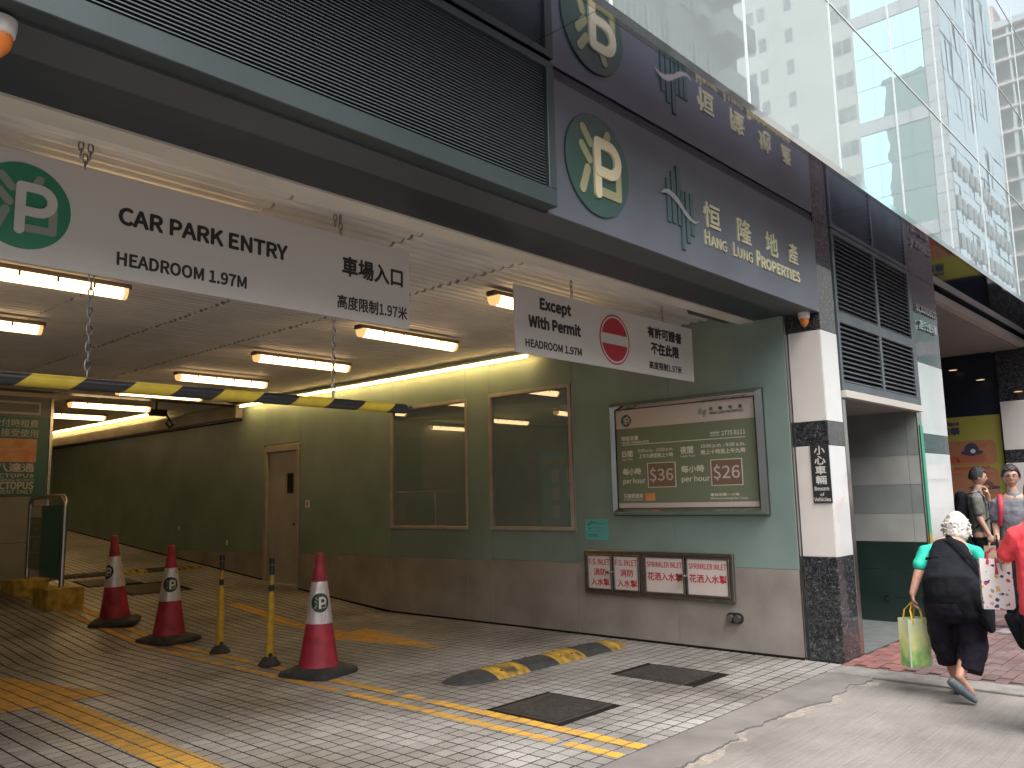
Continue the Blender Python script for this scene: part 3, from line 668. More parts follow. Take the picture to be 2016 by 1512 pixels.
for a, b, s1, s2, s3 in doors:
    d = MB(CO); q = .022; c0, c1 = z0+t+.003, z1-t-.003
    cb(d, a, b, c1-q, c1, .02, .068); cb(d, a, b, c0, c0+q, .02, .068); cb(d, a, a+q, c0+q, c1-q, .02, .068); cb(d, b-q, b, c0+q, c1-q, .02, .068)
    do = d.build('cabinet_door', M['dull_steel'], cabt, bev=.003)
    p = MB(CO); cb(p, a+q, b-q, c0+q, c1-q, .03, .058); p.build('door_sheet', M['inlet_white'], do)
    X_ = XW-.0587; x = MB(CO); wd = b-a-2*q
    put_text(x, s1, (X_, b-q-.012, .80), WU, UZ, wd-.024, .062 if s3 else .055, .01)
    if s3:
        put_text(x, s2, (X_, b-q-.07, .685), WU, UZ, wd-.13, .075, .009); put_text(x, s3, (X_, b-q-.03, .575), WU, UZ, wd-.05, .075, .009)
    else: put_text(x, s2, (X_, b-q-.015, .665), WU, UZ, wd-.03, .08, .009)
    x.build('lettering', M['red_ink'], do)
for yy in (5.512, 4.613, 4.585): MB(CO).tube([(XW-.06, yy, .73), (XW-.16, yy, .73)], [.012, .017], 12).build('knob', M['chrome'], cabt, smooth=True)
# ---------------------------------------------- price board
pb = thing('price_board', (XW-.02, 4.56, 1.96), 'chrome framed green parking price board on the wall beside the pillar', 'sign board')
PO = (XW-.02, 4.56, 1.96); y1, y0, z0, z1 = 5.47, 3.65, 1.342, 2.573
f = MB(PO); t = .075
def frame_member(mb, y0, y1, z0, z1, t, d=.10):
    """mitred sloping picture frame"""
    o = [(y1, z0), (y0, z0), (y0, z1), (y1, z1)]; i_ = [(y1-t, z0+t), (y0+t, z0+t), (y0+t, z1-t), (y1-t, z1-t)]; m_ = [(y1-t*.55, z0+t*.55), (y0+t*.55, z0+t*.55), (y0+t*.55, z1-t*.55), (y1-t*.55, z1-t*.55)]
    for k in range(4):
        a, b = k, (k+1) % 4
        mb.quad((XW-.021, *o[a]), (XW-.021, *o[b]), (XW-.021-d*.35, *o[b]), (XW-.021-d*.35, *o[a]))
        mb.quad((XW-.021-d*.35, *o[a]), (XW-.021-d*.35, *o[b]), (XW-.021-d, *m_[b]), (XW-.021-d, *m_[a]))
        mb.quad((XW-.021-d, *m_[a]), (XW-.021-d, *m_[b]), (XW-.021-d*.5, *i_[b]), (XW-.021-d*.5, *i_[a]))
frame_member(f, y0, y1, z0, z1, t); f.build('frame', M['chrome'], pb)
MB(PO).box(XW-.028, XW-.0205, y0-.006, y1+.006, z0-.007, z1+.006).build('dark_rim', M['ink'], pb)  # thin dark rim just outside the chrome frame
gk = MB(PO)
for a, b, c, d in ((y0+t-.004, y1-t+.004, z0+t-.006, z0+t+.004), (y0+t-.004, y1-t+.004, z1-t-.004, z1-t+.006), (y0+t-.006, y0+t+.004, z0+t, z1-t), (y1-t-.004, y1-t+.006, z0+t, z1-t)): gk.box(XW-.075, XW-.058, a, b, c, d)
gk.build('gasket', M['ink'], pb)
XB = XW-.058
pl = MB(PO); pl.box(XB+.001, XW-.0205, y0+t-.01, y1-t+.01, z0+t-.01, z1-t+.01); pl.build('board', M['board_white'], pb)
ia, ib, ja, jb = y0+t, y1-t, z0+t, z1-t
MB(PO).box(XB-.0005, XB+.0005, ia, ib, ja+.055, jb-.21).build('green_field', M['board_green'], pb)
# board is 1.67 wide, 1.08 high: u from left 0..1, v from bottom 0..1
BW, BH = ib-ia, jb-ja; XT = XB-.0012
def bt(mb, s, u0, u1, v0, v1, bold=.009): return put_text(mb, s, (XT, ib-u0*BW, ja+v0*BH), WU, UZ, (u1-u0)*BW, (v1-v0)*BH, bold)
x = MB(PO)
bt(x, '時租收費', .045, .175, .68, .725, .01); bt(x, 'HOURLY PARKING RATE', .045, .255, .647, .672); bt(x, '2775 8111', .775, .93, .665, .705); bt(x, '查詢熱線：', .70, .765, .685, .705); bt(x, 'ENQUIRY :', .70, .765, .66, .677)
bt(x, '日間', .045, .125, .515, .575, .01); bt(x, 'Day Time', .045, .125, .478, .50); bt(x, '9:00 a.m. - 10:00 p.m.', .17, .435, .548, .585); bt(x, '上午九時至晚上十時', .175, .43, .495, .537)
bt(x, '夜間', .485, .575, .515, .585, .01); bt(x, 'Night Time', .485, .59, .478, .50); bt(x, '10:00 p.m. - 9:00 a.m.', .63, .925, .552, .592); bt(x, '晚上十時至上午九時', .63, .925, .497, .54)
bt(x, '每小時', .045, .185, .335, .40, .01); bt(x, 'per hour', .045, .215, .235, .30); bt(x, '每小時', .485, .645, .335, .40, .01); bt(x, 'per hour', .485, .68, .235, .30)
bt(x, '只接受使用', .045, .19, .10, .145); bt(x, 'OCTOPUS payment only', .045, .19, .075, .09); bt(x, '最低收費一小時', .68, .87, .105, .13); bt(x, 'Minimum charge for 1 hour', .68, .925, .07, .092)
x.add([(XT, ib-.045*BW, ja+.634*BH), (XT, ib-.93*BW, ja+.634*BH), (XT, ib-.93*BW, ja+.641*BH), (XT, ib-.045*BW, ja+.641*BH)], [(0, 1, 2, 3)])
x.build('lettering', M['board_text'], pb)
for u0, s in ((.235, '$36'), (.69, '$26')):
    q = MB(PO); q.quad((XT, ib-u0*BW, ja+.20*BH), (XT, ib-(u0+.21)*BW, ja+.20*BH), (XT, ib-(u0+.21)*BW, ja+.445*BH), (XT, ib-u0*BW, ja+.445*BH)); bo = q.build('price_border', M['board_text'], pb)
    q = MB(PO); e = .006; q.quad((XT-.001, ib-(u0+e)*BW, ja+.207*BH), (XT-.001, ib-(u0+.21-e)*BW, ja+.207*BH), (XT-.001, ib-(u0+.21-e)*BW, ja+.438*BH), (XT-.001, ib-(u0+e)*BW, ja+.438*BH)); q.build('price_panel', M['board_brown'], bo)
    q = MB(PO); put_text(q, s, (XT-.002, ib-(u0+.018)*BW, ja+.25*BH), WU, UZ, .172*BW, .145*BH, .004); q.build('price', M['board_white'], bo)
q = MB(PO); q.quad((XT, ib-.21*BW, ja+.072*BH), (XT, ib-.285*BW, ja+.072*BH), (XT, ib-.285*BW, ja+.147*BH), (XT, ib-.21*BW, ja+.147*BH)); q.build('card_picture', M['card_orange'], pb)
emblem('emblem', (Vector((XT, ib-.085*BW, jb-.115*BH)), WU, UZ), .068, M['disc_green'], M['board_white'], M['sign_grey'], pb, PO, lift=.0015)
x = MB(PO); bt(x, '恒', .70, .725, .905, .94); bt(x, '隆', .765, .79, .905, .94); bt(x, '地', .83, .855, .905, .94); bt(x, '產', .895, .92, .905, .94); bt(x, 'HANG LUNG PROPERTIES', .70, .925, .87, .895, .012)
for k, (h0, h1) in enumerate(((.88, .925), (.875, .935), (.885, .945), (.87, .93), (.85, .915), (.855, .92), (.87, .925))):
    u0 = .625+k*.0085; x.quad((XT, ib-u0*BW, ja+h0*BH), (XT, ib-(u0+.0035)*BW, ja+h0*BH), (XT, ib-(u0+.0035)*BW, ja+h1*BH), (XT, ib-u0*BW, ja+h1*BH))
x.build('company_name', M['disc_green'], pb)
# ================================================================== CEILING of ribs
ceil = thing('ceiling', (4, 4, ZCE), kind='structure'); CE = (4, 4, ZCE)
MB(CE).box(XL, XW, 3.93, 13.5, ZCE+.024, ZCE+.12).build('backing_board', M['dark_void'], ceil)
MB(CE).box(XL, XW, 13.76, 31, 3.9, 4.0).build('deep_soffit', MAT('deep_soffit', (.30, .27, .25), .7, var=.15), ceil)
rp = .103; seamx = [XL, -1.43, -.42, .59, 1.6, 2.61, 3.63, 4.64, XW-.02]
segs = [(XL, .585), (.595, 2.605), (2.615, 3.615), (3.64, 4.635), (4.66, XW-.022)]
def rib(x0, x1):
    mb = MB(); n_ = 8; rad = .0415
    prof = [(-rad*math.cos(math.pi*k/n_), -rad*.62*math.sin(math.pi*k/n_)+.018) for k in range(n_+1)]
    m_ = len(prof); vs = [(x, p[0], p[1]) for x in (x0, x1) for p in prof]
    mb.add(vs, [(k, k+1, m_+k+1, m_+k) for k in range(m_-1)] + [tuple(range(m_))[::-1], tuple(range(m_, 2*m_))])
    me = mb.mesh('rib', True); me.materials.append(M['ceil']); return me
ribm = [rib(a-4, b-4) for a, b in segs]; cnt = 0; field = MB(CE)
for j in range(0, 92):
    y = 4.03 + j*rp
    if y > 13.4: break
    for i, (a, b) in enumerate(segs):
        jx = random.uniform(-.012, .012) if i > 1 else 0
        if cnt < 290 and i > 0 or (i == 0 and j < 8):
            o = bpy.data.objects.new('ceiling_rib', ribm[i]); COL.objects.link(o); o.parent = ceil; o.location = (jx, y-4, random.uniform(-.002, .002)); cnt += 1
        else:
            me = ribm[i]; field.add([Vector(v.co)+Vector((4+jx, y, ZCE)) for v in me.vertices], [tuple(p.vertices) for p in me.polygons])
field.build('rib_field', M['ceil'], ceil, smooth=True, kind='stuff')
bh = thing('bulkhead', (5, 13.5, 3.3), 'dark cross beam under the ceiling half way up the ramp', 'beam')
MB((5, 13.5, 3.3)).box(XL, XW-.021, 13.48, 13.75, 3.30, 4.0).build('beam', M['fascia_dark'], bh); MB((5, 13.5, 3.3)).box(XL, XW-.022, 13.44, 13.478, 3.30, 3.37).build('angle', M['kiosk_grey'], bh)
# ducting box on the wall deeper in
db = thing('wall_duct', (XW, 16, 3.1), 'long boxed duct along the top of the wall beyond the cross beam', 'duct')
MB((XW, 16, 3.1)).box(XW-.16, XW-.021, 13.5, 24, 3.08, 3.285).build('duct_box', M['wall_beige'], db, bev=.004)
MB((XW, 16, 3.1)).box(XW-.14, XW-.022, 13.52, 24, 3.04, 3.078).build('duct_base', M['ink'], db)
t = thing('camera_unit', (XW-.35, 15.9, 3.35), 'black camera with a looped cable under the ceiling above the ramp', 'camera')
mb = MB((XW-.35, 15.9, 3.35)); mb.box(XW-.62, XW-.3, 15.85, 16.0, 3.30, 3.42); mb.build('body', M['ink'], t, bev=.01)
MB((XW-.35, 15.9, 3.35)).tube([(XW-.3, 15.9, 3.33), (XW-.22, 15.9, 3.22), (XW-.16, 15.9, 3.14), (XW-.23, 15.9, 3.08), (XW-.3, 15.9, 3.16), (XW-.24, 15.9, 3.26)], .022, 8).build('cable', M['ink'], t, smooth=True)
MB((XW-.35, 15.9, 3.35)).tube([(XW-.5, 15.9, 3.42), (XW-.5, 15.9, 4.0)], .02, 8).build('bracket', M['ink'], t)
# other shell pieces out of the light
MB().box(XL-.2, XL, 3.4, 31, 0, 4.2).build('left_wall', M['wall_beige'], kind='structure')
MB().box(XL-.2, XW+.1, 31, 31.2, 0, 4.6).build('far_wall', M['wall_beige'], kind='structure')
# ---------------------------------------------- light fittings
def fitting(L):
    t = thing('tube_light', (0, 0, 0), 'x', 'light fitting', 'warm tube lights under the ribbed ceiling')
    h = L/2
    mb = MB(); mb.box(-h-.03, h+.03, -.05, .05, .035, .075); mb.build('batten', M['rust'], t, bev=.004)
    prof = [(-.062, .034), (-.058, .0), (-.035, -.035), (0, -.045), (.035, -.035), (.058, 0), (.062, .034)]
    mb = MB(); mb.prism(prof, 0, -h+.035, h-.035); mb.build('diffuser', M['lamp_diffuser'], t)
    for yy in (-.022, .022): pass
    for s in (-1, 1):
        mb = MB(); mb.prism([(p[0]*1.05, p[1]*1.05) for p in prof], 0, s*(h-.034) if s < 0 else h-.034, s*h if s < 0 else h); mb.build('end_cap', MAT_END, t)
    for q in (-.6, -.2, .2, .6):
        mb = MB(); mb.box(q*h-.008, q*h+.008, -.066, -.06, .0, .04); mb.build('clip', M['rust'], t)
    return t
MAT_END = MAT('end_cap', (.75, .6, .4), .4, emit=(1, .55, .2), es=.3)
proto = fitting(1.29)
spots = []
names_ = {(0, 0): 'nearest tube light behind the left sign, cut by the photo edge'}
for k, y in enumerate((4.72, 6.55, 8.5, 10.42, 12.3, 14.12, 15.98)):
    spots.append((5.60, y))
for y in (4.72, 6.55, 8.42, 10.42): spots.append((2.03, y))
for y in (12.3, 14.12, 17.9, 19.8, 21.7, 23.6): spots.append((2.03 if y < 15 else 5.3, y))
LBL = ['warm tube light just left of the permit sign, half hidden by it', 'warm tube light below the right end of the entry sign', 'second warm tube light behind the entry sign, near the hanging chain', 'third warm tube light back, above the striped bar', 'warm tube light that overlaps the striped bar', 'warm tube light beyond the cross beam, above the cones', 'farthest warm tube light, cut off by the grey kiosk', 'tube light hidden above the left sign', 'large warm tube light right under the entry sign at the left', 'short piece of warm tube light at the left photo edge', 'tube light above the left lane, outside the left edge', 'tube light over the left lane near the cross beam', 'tube light over the left lane behind the kiosk', 'tube light deep in the ramp behind the kiosk, first of four', 'tube light deep in the ramp behind the kiosk, second of four', 'tube light deep in the ramp behind the kiosk, third of four', 'tube light deep in the ramp behind the kiosk, last of four']
for i, (x, y) in enumerate(spots):
    o = proto if i == 0 else copy_tree(proto)
    o.location = (x, y, 3.215 if y < 13 else 3.2); o['label'] = LBL[i]
cv = thing('cove_light', (XW-.07, 9, 3.28), 'continuous warm strip light along the top of the green wall', 'strip light')
CV = (XW-.07, 9, 3.28)
MB(CV).box(XW-.22, XW-.10, 6.5, 13.4, 3.285, 3.31).build('batten', M['ceil'], cv)
MB(CV).tube([(XW-.16, 6.6, 3.262), (XW-.16, 9.9, 3.262)], .011, 8).build('tube', M['cove'], cv); MB(CV).tube([(XW-.16, 9.97, 3.262), (XW-.16, 13.35, 3.262)], .011, 8).build('tube', M['cove'], cv)
cv = thing('cove_light', (XW-.2, 19, 3.42), 'warm strip light above the duct deep inside the ramp', 'strip light'); CV = (XW-.2, 19, 3.42)
MB(CV).box(XW-.26, XW-.12, 16.5, 24, 3.44, 3.47).build('batten', M['ceil'], cv); MB(CV).tube([(XW-.2, 16.7, 3.41), (XW-.2, 23.5, 3.41)], .011, 8).build('tube', M['cove'], cv)
# ================================================================== HANGING SIGNS
YS = 4.14
def chain(off, x, y, z0, z1, parent, pitch=.043):
    mb = MB(off); n_ = max(2, int((z1-z0)/pitch)); pitch = (z1-z0)/n_
    for k in range(n_):
        zc = z0+pitch*(k+.5); h = pitch*.68; w_ = .0125; dx, dy = ((1, 0) if k % 2 else (.25, .97)); pts = []
        for q in range(10):
            an = 2*math.pi*q/10; pts.append((x+dx*w_*math.cos(an)+random.uniform(-.001, .001), y+dy*w_*math.cos(an), zc+h*math.sin(an)))
        pts.append(pts[0]); pts.append(pts[1]); mb.tube(pts, .0038, 5, cap=False)
    return mb.build('chain', M['dull_steel'], parent, smooth=True)
SO = (2.22, YS, 2.94)
es = thing('entry_sign', SO, 'long white hanging sign reading car park entry and headroom', 'sign')
MB(SO).box(.90, 3.54, YS, YS+.02, 2.675, 3.205).build('panel', M['sign_white'], es, bev=.002)
yt = YS-.0012
def st(off, s, x0, x1, z0, z1, bold=0, mb=None): return put_text(mb if mb is not None else MB(off), s, (x0, yt, z0), UX, UZ, x1-x0, z1-z0, bold)
x = MB(SO); st(SO, 'CAR PARK ENTRY', 1.645, 2.605, 2.96, 3.045, .016, x); x.build('lettering', M['ink'], es)
x = MB(SO); st(SO, 'HEADROOM 1.97M', 1.643, 2.348, 2.747, 2.812, .014, x); x.build('lettering', M['ink'], es)
x = MB(SO); st(SO, '車場入口', 3.0, 3.48, 2.95, 3.07, .012, x); x.build('lettering', M['ink'], es)
x = MB(SO); st(SO, '高度限制1.97米', 2.963, 3.518, 2.735, 2.82, .010, x); x.build('lettering', M['ink'], es)
emblem('emblem', (Vector((1.213, yt+.0008, 2.943)), UX, UZ), .205, M['sign_green'], M['sign_white'], M['sign_grey'], es, SO, lift=.002)
for xx in (1.43, 1.52): chain(SO, (xx+1.475)/2, YS+.01, 3.25, ZCE-.01, es)
chain(SO, 1.475, YS+.01, 3.19, 3.27, es); chain(SO, 2.99, YS+.01, 3.19, ZCE-.01, es); chain(SO, 2.965, YS+.03, 3.26, ZCE-.01, es)
SO2 = (5.9, YS, 2.9)
ps = thing('permit_sign', SO2, 'shorter white hanging sign with a red no entry disc, except with permit', 'sign')
MB(SO2).box(4.59, 7.2, YS, YS+.02, 2.648, 3.178).build('panel', M['sign_white'], ps, bev=.002)
for s, a, b, c, d, bo in (('Except', 4.885, 5.27, 3.0, 3.11, .022), ('With Permit', 4.745, 5.39, 2.868, 2.96, .022), ('HEADROOM 1.97M', 4.70, 5.398, 2.705, 2.765, .014), ('有許可證者', 6.405, 6.99, 3.0, 3.1, .018), ('不在此限', 6.45, 6.93, 2.85, 2.955, .018), ('高度限制1.97米', 6.405, 6.97, 2.705, 2.775, .012)):
    x = MB(SO2); st(SO2, s, a, b, c, d, bo, x); x.build('lettering', M['ink'], ps)
pl_ = (Vector((5.877, yt, 2.903)), UX, UZ)
m1 = MB(SO2); disc2(m1, pl_, (0, 0), .222, 0, .001); dd = m1.build('no_entry_disc', M['sign_red'], ps)
m1 = MB(SO2); disc2(m1, pl_, (0, 0), .208, 0, .0015); m1.build('ring', M['sign_white'], dd)
m1 = MB(SO2); disc2(m1, pl_, (0, 0), .192, 0, .002); m1.build('red_field', M['sign_red'], dd)
m1 = MB(SO2); m1.quad((5.877-.195, yt-.003, 2.858), (5.877+.195, yt-.003, 2.858), (5.877+.195, yt-.003, 2.948), (5.877-.195, yt-.003, 2.948)); m1.build('white_bar', M['sign_white'], dd)
chain(SO2, 5.30, YS+.01, 3.17, ZCE-.01, ps); chain(SO2, 5.325, YS+.03, 3.24, ZCE-.01, ps); chain(SO2, 6.68, YS+.01, 3.17, ZCE-.01, ps)
BO_ = (2.2, YS, 2.14)
hb = thing('headroom_bar', BO_, 'black and yellow striped headroom bar hanging below the entry sign', 'height bar')
mb = MB(BO_); mb.tube([(.7, YS+.01, 2.135), (3.50, YS+.01, 2.145)], .032, 20); mb.tube([(3.50, YS+.01, 2.145), (3.535, YS+.01, 2.145)], [.032, .018], 20); mb.build('bar', M['bar_stripes'], hb, smooth=True)
MB(BO_).tube([(3.533, YS+.01, 2.145), (3.56, YS+.01, 2.15)], .018, 14).build('end_plug', M['ink'], hb)
chain(BO_, 1.53, YS+.01, 2.165, 2.69, hb); chain(BO_, 2.945, YS+.01, 2.17, 2.69, hb)
# ================================================================== CONES, POSTS
CL = ['red and white traffic cone nearest the street, largest of the three', 'middle traffic cone with its round emblem facing the street', 'farthest traffic cone, next to the steel barrier, emblem turned away']
ct = thing('traffic_cone', (0, 0, 0), CL[0], 'traffic cone', 'traffic cones along the yellow double line')
# base: rounded square slab
mb = MB(); n_ = 40; hb_ = .275
def rsq(r, z, k, p=5):
    an = 2*math.pi*k/n_; c, s = math.cos(an), math.sin(an); q = (abs(c)**p+abs(s)**p)**(-1/p); h_ = .70711; return (r*q*(c-s)*h_, r*q*(c+s)*h_, z)
rings = [(hb_*.99, .002, 8), (hb_, .02, 8), (hb_*.96, .045, 8), (.205, .075, 3), (.19, .08, 2)]
vs = [rsq(r, z, k, p) for r, z, p in rings for k in range(n_)]
mb.add(vs, [(i*n_+k, i*n_+(k+1) % n_, (i+1)*n_+(k+1) % n_, (i+1)*n_+k) for i in range(len(rings)-1) for k in range(n_)] + [tuple(range((len(rings)-1)*n_, len(rings)*n_)), tuple(range(n_))[::-1]])
mb.build('base', M['rubber'], ct, smooth=True)
def cr_(z): return .185 - (.185-.045)*((z-.07)/(1.0-.07))**.85
zs = [.07+i*(.94-.07)/14 for i in range(15)]
mb = MB(); mb.lathe([(cr_(z), z) for z in zs] + [(.052, .945), (.046, .955), (.046, .985), (.040, 1.075), (.036, 1.08), (.0, 1.08)], 36); mb.build('body', M['cone_red'], ct, smooth=True)
mb = MB(); mb.lathe([(cr_(.455)+.004, .455)] + [(cr_(z)+.005, z) for z in (.46, .5, .55, .6, .65, .7, .75, .8, .82)] + [(cr_(.825)+.004, .825)], 36); sl_ = mb.build('reflective_sleeve', M['reflective'], ct, smooth=True)
# round emblem wrapped on the sleeve, centre at angle 0 (facing -Y)
def wrap(mb, pts, z0, lift, mi=0):
    vs = []
    for u_, v_ in pts:
        z = z0+v_; r = cr_(z)+.005+lift; an = u_/r - math.pi/2; vs.append((r*math.cos(an), r*math.sin(an), z))
    return vs
def wrap_disc(mb, R, z0, lift):
    rr = [0, .5, 1]; n2 = 28; vs = wrap(mb, [(0, 0)], z0, lift)
    for q in (.33, .66, 1): vs += wrap(mb, [(R*q*math.cos(2*math.pi*k/n2), R*q*math.sin(2*math.pi*k/n2)) for k in range(n2)], z0, lift)
    fs = [(0, 1+k, 1+(k+1) % n2) for k in range(n2)]
    for s in range(2): fs += [(1+s*n2+k, 1+(s+1)*n2+k, 1+(s+1)*n2+(k+1) % n2, 1+s*n2+(k+1) % n2) for k in range(n2)]
    mb.add(vs, fs)
def wrap_cap(mb, a, b, r, R, z0, lift):
    a, b = Vector(a)*R, Vector(b)*R; r *= R; d = (b-a); L = d.length; d.normalize(); n_ = Vector((-d.y, d.x)); m_ = max(2, int(L/(.012)))
    left = []; right = []
    for k in range(m_+1):
        p = a+d*(L*k/m_); left.append(p+n_*r); right.append(p-n_*r)
    vs = wrap(mb, left+right, z0, lift); mb.add(vs, [(k, m_+1+k, m_+2+k, k+1) for k in range(m_)])
def cone_emblem(parent, z0=.64, R=.085):
    mb = MB(); wrap_disc(mb, R, z0, .0015); d = mb.build('emblem', M['cone_green'], parent)
    mb = MB()
    for a, b in (((-.55, .6), (-.3, .3)), ((-.62, .2), (-.35, .0)), ((-.4, -.2), (-.6, -.6)), ((.31, .75), (.2, .5)), ((.62, 0), (.62, -.5)), ((.62, -.5), (-.05, -.5))): wrap_cap(mb, a, b, .06, R, z0, .003)
    mb.build('stroke', M['sign_grey'], d)
    mb = MB(); r = .12
    pts = [(-.02, .5), (.3, .5)] + [(.3+.29*math.cos(t), .2+.3*math.sin(t)) for t in [math.pi/2 - math.pi*k/6 for k in range(1, 6)]] + [(.3, -.1), (-.02, -.1)]
    for i in range(len(pts)-1): wrap_cap(mb, pts[i], pts[i+1], r, R, z0, .004)
    wrap_cap(mb, (-.02, .6), (-.02, -.6), r, R, z0, .004); mb.build('letter', M['plastic_white'], d)
    return d
cone_emblem(sl_)
cones = [(4.56, 6.62, .45+.07, .02), (4.57, 9.6, .46, -.05), (4.47, 10.85, -1.05, .1)]
for i, (x, y, a, b) in enumerate(cones):
    o = ct if i == 0 else copy_tree(ct); o.location = (x, y, gz(y)+.012); o.rotation_euler = (0 if y < 9.5 else .05, 0, -a); o['label'] = CL[i]
    if i == 0: o.rotation_euler = (0, 0, -.52)
    if i == 1: o.rotation_euler = (0, 0, -.45)
    if i == 2: o.rotation_euler = (.05, 0, -1.35)
pt = thing('flexible_post', (0, 0, 0), 'thin yellow post next to the nearest cone, right one of the two', 'bollard', 'yellow lane posts')
mb = MB(); n6 = 8; mb.lathe([(.105, .0), (.105, .018), (.06, .075), (.045, .085), (.0, .085)], 8); mb.build('base', M['rubber'], pt)
mb = MB(); mb.lathe([(.0, .07), (.038, .07), (.038, .12), (.036, .3), (.034, .5), (.031, .62), (.027, .68), (.022, .70)], 20); mb.build('tube', M['post_yellow'], pt, smooth=True)
mb = MB(); mb.lathe([(.022, .69), (.024, .72), (.024, .96)], 16); mb.build('upper_tube', M['post_stripes'], pt, smooth=True)
mb = MB(); mb.lathe([(.027, .955), (.027, 1.01), (.022, 1.015), (0, 1.015)], 16); mb.build('cap', M['ink'], pt, smooth=True)
mb = MB(); mb.tube([(-.02, -.036, .105), (-.024, -.048, .105)], .02, 12); mb.build('rivet', M['ink'], pt)
pt.location = (4.5, 7.35, .012); pt.rotation_euler = (.0, .015, .1)
p2 = copy_tree(pt); p2.location = (4.555, 8.4, .012); p2.rotation_euler = (.01, -.01, .3); p2['label'] = 'thin yellow post next to the middle cone, left one of the two'
# ---------------------------------------------- steel barrier with boards on yellow blocks
bt_ = thing('steel_barrier', (4.3, 12.9, gz(12.9)), 'steel hoop barrier with notice boards standing on two yellow blocks', 'barrier'); BB = (4.3, 12.9, gz(12.9))
pts = [(4.3, 12.2, .42), (4.3, 12.2, 1.60)] + [(4.3, 12.2+.12*(1-math.cos(a)), 1.60+.12*math.sin(a)) for a in [math.pi/2*k/6 for k in range(1, 7)]] + [(4.3, 13.54-.12+.12*math.sin(a), 1.60+.12*math.cos(a)) for a in [math.pi/2*k/6 for k in range(0, 7)]] + [(4.3, 13.54, .55)]
MB(BB).tube(pts, .033, 16).build('hoop', M['steel'], bt_, smooth=True)
for (x0, x1, y0, y1, h) in ((4.06, 4.52, 11.98, 12.55, .24), (4.06, 4.52, 13.3, 13.85, .17)):
    z = gz(y0)+.012; MB(BB).box(x0, x1, y0, y1, z-.02, z+h+gz(y1)-gz(y0)).build('block', M['block_yellow'], bt_, bev=.012, seg=2)
MB(BB).box(4.285, 4.30, 13.02, 13.5, .70, 1.60).build('pale_board', M['board_green'], bt_, bev=.002); MB(BB).box(4.28, 4.305, 12.28, 13.0, .62, 1.60).build('dark_board', M['teal_board'], bt_, bev=.002)
x = MB(BB)
def hp(mb, y0, y1, z0, z1, X=4.2785): mb.quad((X, y1, z0), (X, y0, z0), (X, y0, z1), (X, y1, z1))
hp(x, 13.03, 13.49, 1.44, 1.59, 4.2835); x.build('header', M['board_white'], bt_)
x = MB(BB); hp(x, 13.05, 13.47, 1.36, 1.365, 4.2835); hp(x, 13.05, 13.47, 1.16, 1.165, 4.2835); hp(x, 13.05, 13.47, .94, .945, 4.2835); put_text(x, '恒隆地產', (4.2833, 13.35, 1.49), WU, UZ, .26, .05, .01)
put_text(x, '$36', (4.2833, 13.25, 1.25), WU, UZ, .12, .05); put_text(x, '$26', (4.2833, 13.25, 1.05), WU, UZ, .12, .05); x.build('print', M['board_text'], bt_)
x = MB(BB); [hp(x, 12.36+random.uniform(0, .05), 12.9, 1.50-k*.035, 1.505-k*.035) for k in range(24)]; x.build('print', MAT('dim_print', (.05, .17, .15), .5), bt_)
# ================================================================== KIOSK
KO = (3.4, 14.3, gz(14.3)); XK = 4.80
kt = thing('grey_kiosk', KO, 'grey clad block on the left of the ramp carrying the payment poster', 'kiosk')
z0 = gz(14.3)
for a, b in ((z0-.05, 1.05), (1.056, 1.755), (1.761, 3.30)):
    MB(KO).box(1.0, XK-.05, 14.3, 17.5, a, b).build('cladding_panel', M['kiosk_grey'], kt, bev=.003)
MB(KO).box(XK-.049, XK, 14.29, 17.5, z0-.05, 3.30).build('corner_trim', M['steel'], kt, bev=.004)
g = MB(KO); yk = 14.29; gx0, gx1, gz0, gz1 = 3.6, 4.60, 3.02, 3.22
g.box(gx0, gx1, yk-.02, yk+.005, gz0, gz0+.03); g.box(gx0, gx1, yk-.02, yk+.005, gz1-.03, gz1); g.box(gx0, gx0+.03, yk-.02, yk+.005, gz0+.03, gz1-.03); g.box(gx1-.03, gx1, yk-.02, yk+.005, gz0+.03, gz1-.03); go = g.build('vent_grille', M['soffit_light'], kt)
for k in range(6):
    MB(KO).obox(((gx0+gx1)/2, yk-.004, gz0+.045+k*.023), UX, (0, .8, .5), (0, -.5, .8), (gx1-gx0)/2-.03, .011, .002).build('slat', M['soffit_light'], go)
po = thing('payment_poster', (4.0, yk, 2.4), 'dark green payment poster with pale lettering and an orange card picture', 'poster')
PP = (4.0, yk, 2.4); MB(PP).box(2.8, 4.73, yk-.012, yk-.001, 1.775, 2.98).build('board', M['teal_board'], po)
yp = yk-.0135
def pt_(s, x0, x1, z0, z1, bold=0, m=None):
    x = MB(PP); put_text(x, s, (x0, yp, z0), UX, UZ, x1-x0, z1-z0, bold); x.build('lettering', m or M['board_text'], po)
pt_('繳付時租費', 3.93, 4.58, 2.82, 2.94); pt_('只接受使用', 3.93, 4.58, 2.67, 2.79)
x = MB(PP); x.quad((3.55, yp, 2.28), (4.57, yp, 2.28), (4.57, yp, 2.64), (3.55, yp, 2.64)); cd = x.build('card_picture', M['card_orange'], po)
x = MB(PP); strip2(x, (Vector((4.2, yp-.001, 2.45)), UX, UZ), [(-.4, -.02), (-.2, .02), (0, .02), (.15, .03), (.27, .08), (.3, .14)], .022, 0, .001); x.build('swirl', MAT('swirl', (.62, .3, .16), .4), cd)
pt_('八達通', 4.02, 4.55, 2.13, 2.26, .012, M['board_white']); pt_('OCTOPUS', 3.98, 4.55, 2.045, 2.10, .012, M['board_white']); pt_('HOURLY PARKING ACCEPTS', 3.80, 4.56, 1.985, 2.025)
pt_('OCTOPUS', 4.0, 4.55, 1.865, 1.975, .018, M['board_white']); pt_('PAYMENT ONLY', 3.9, 4.55, 1.795, 1.85)
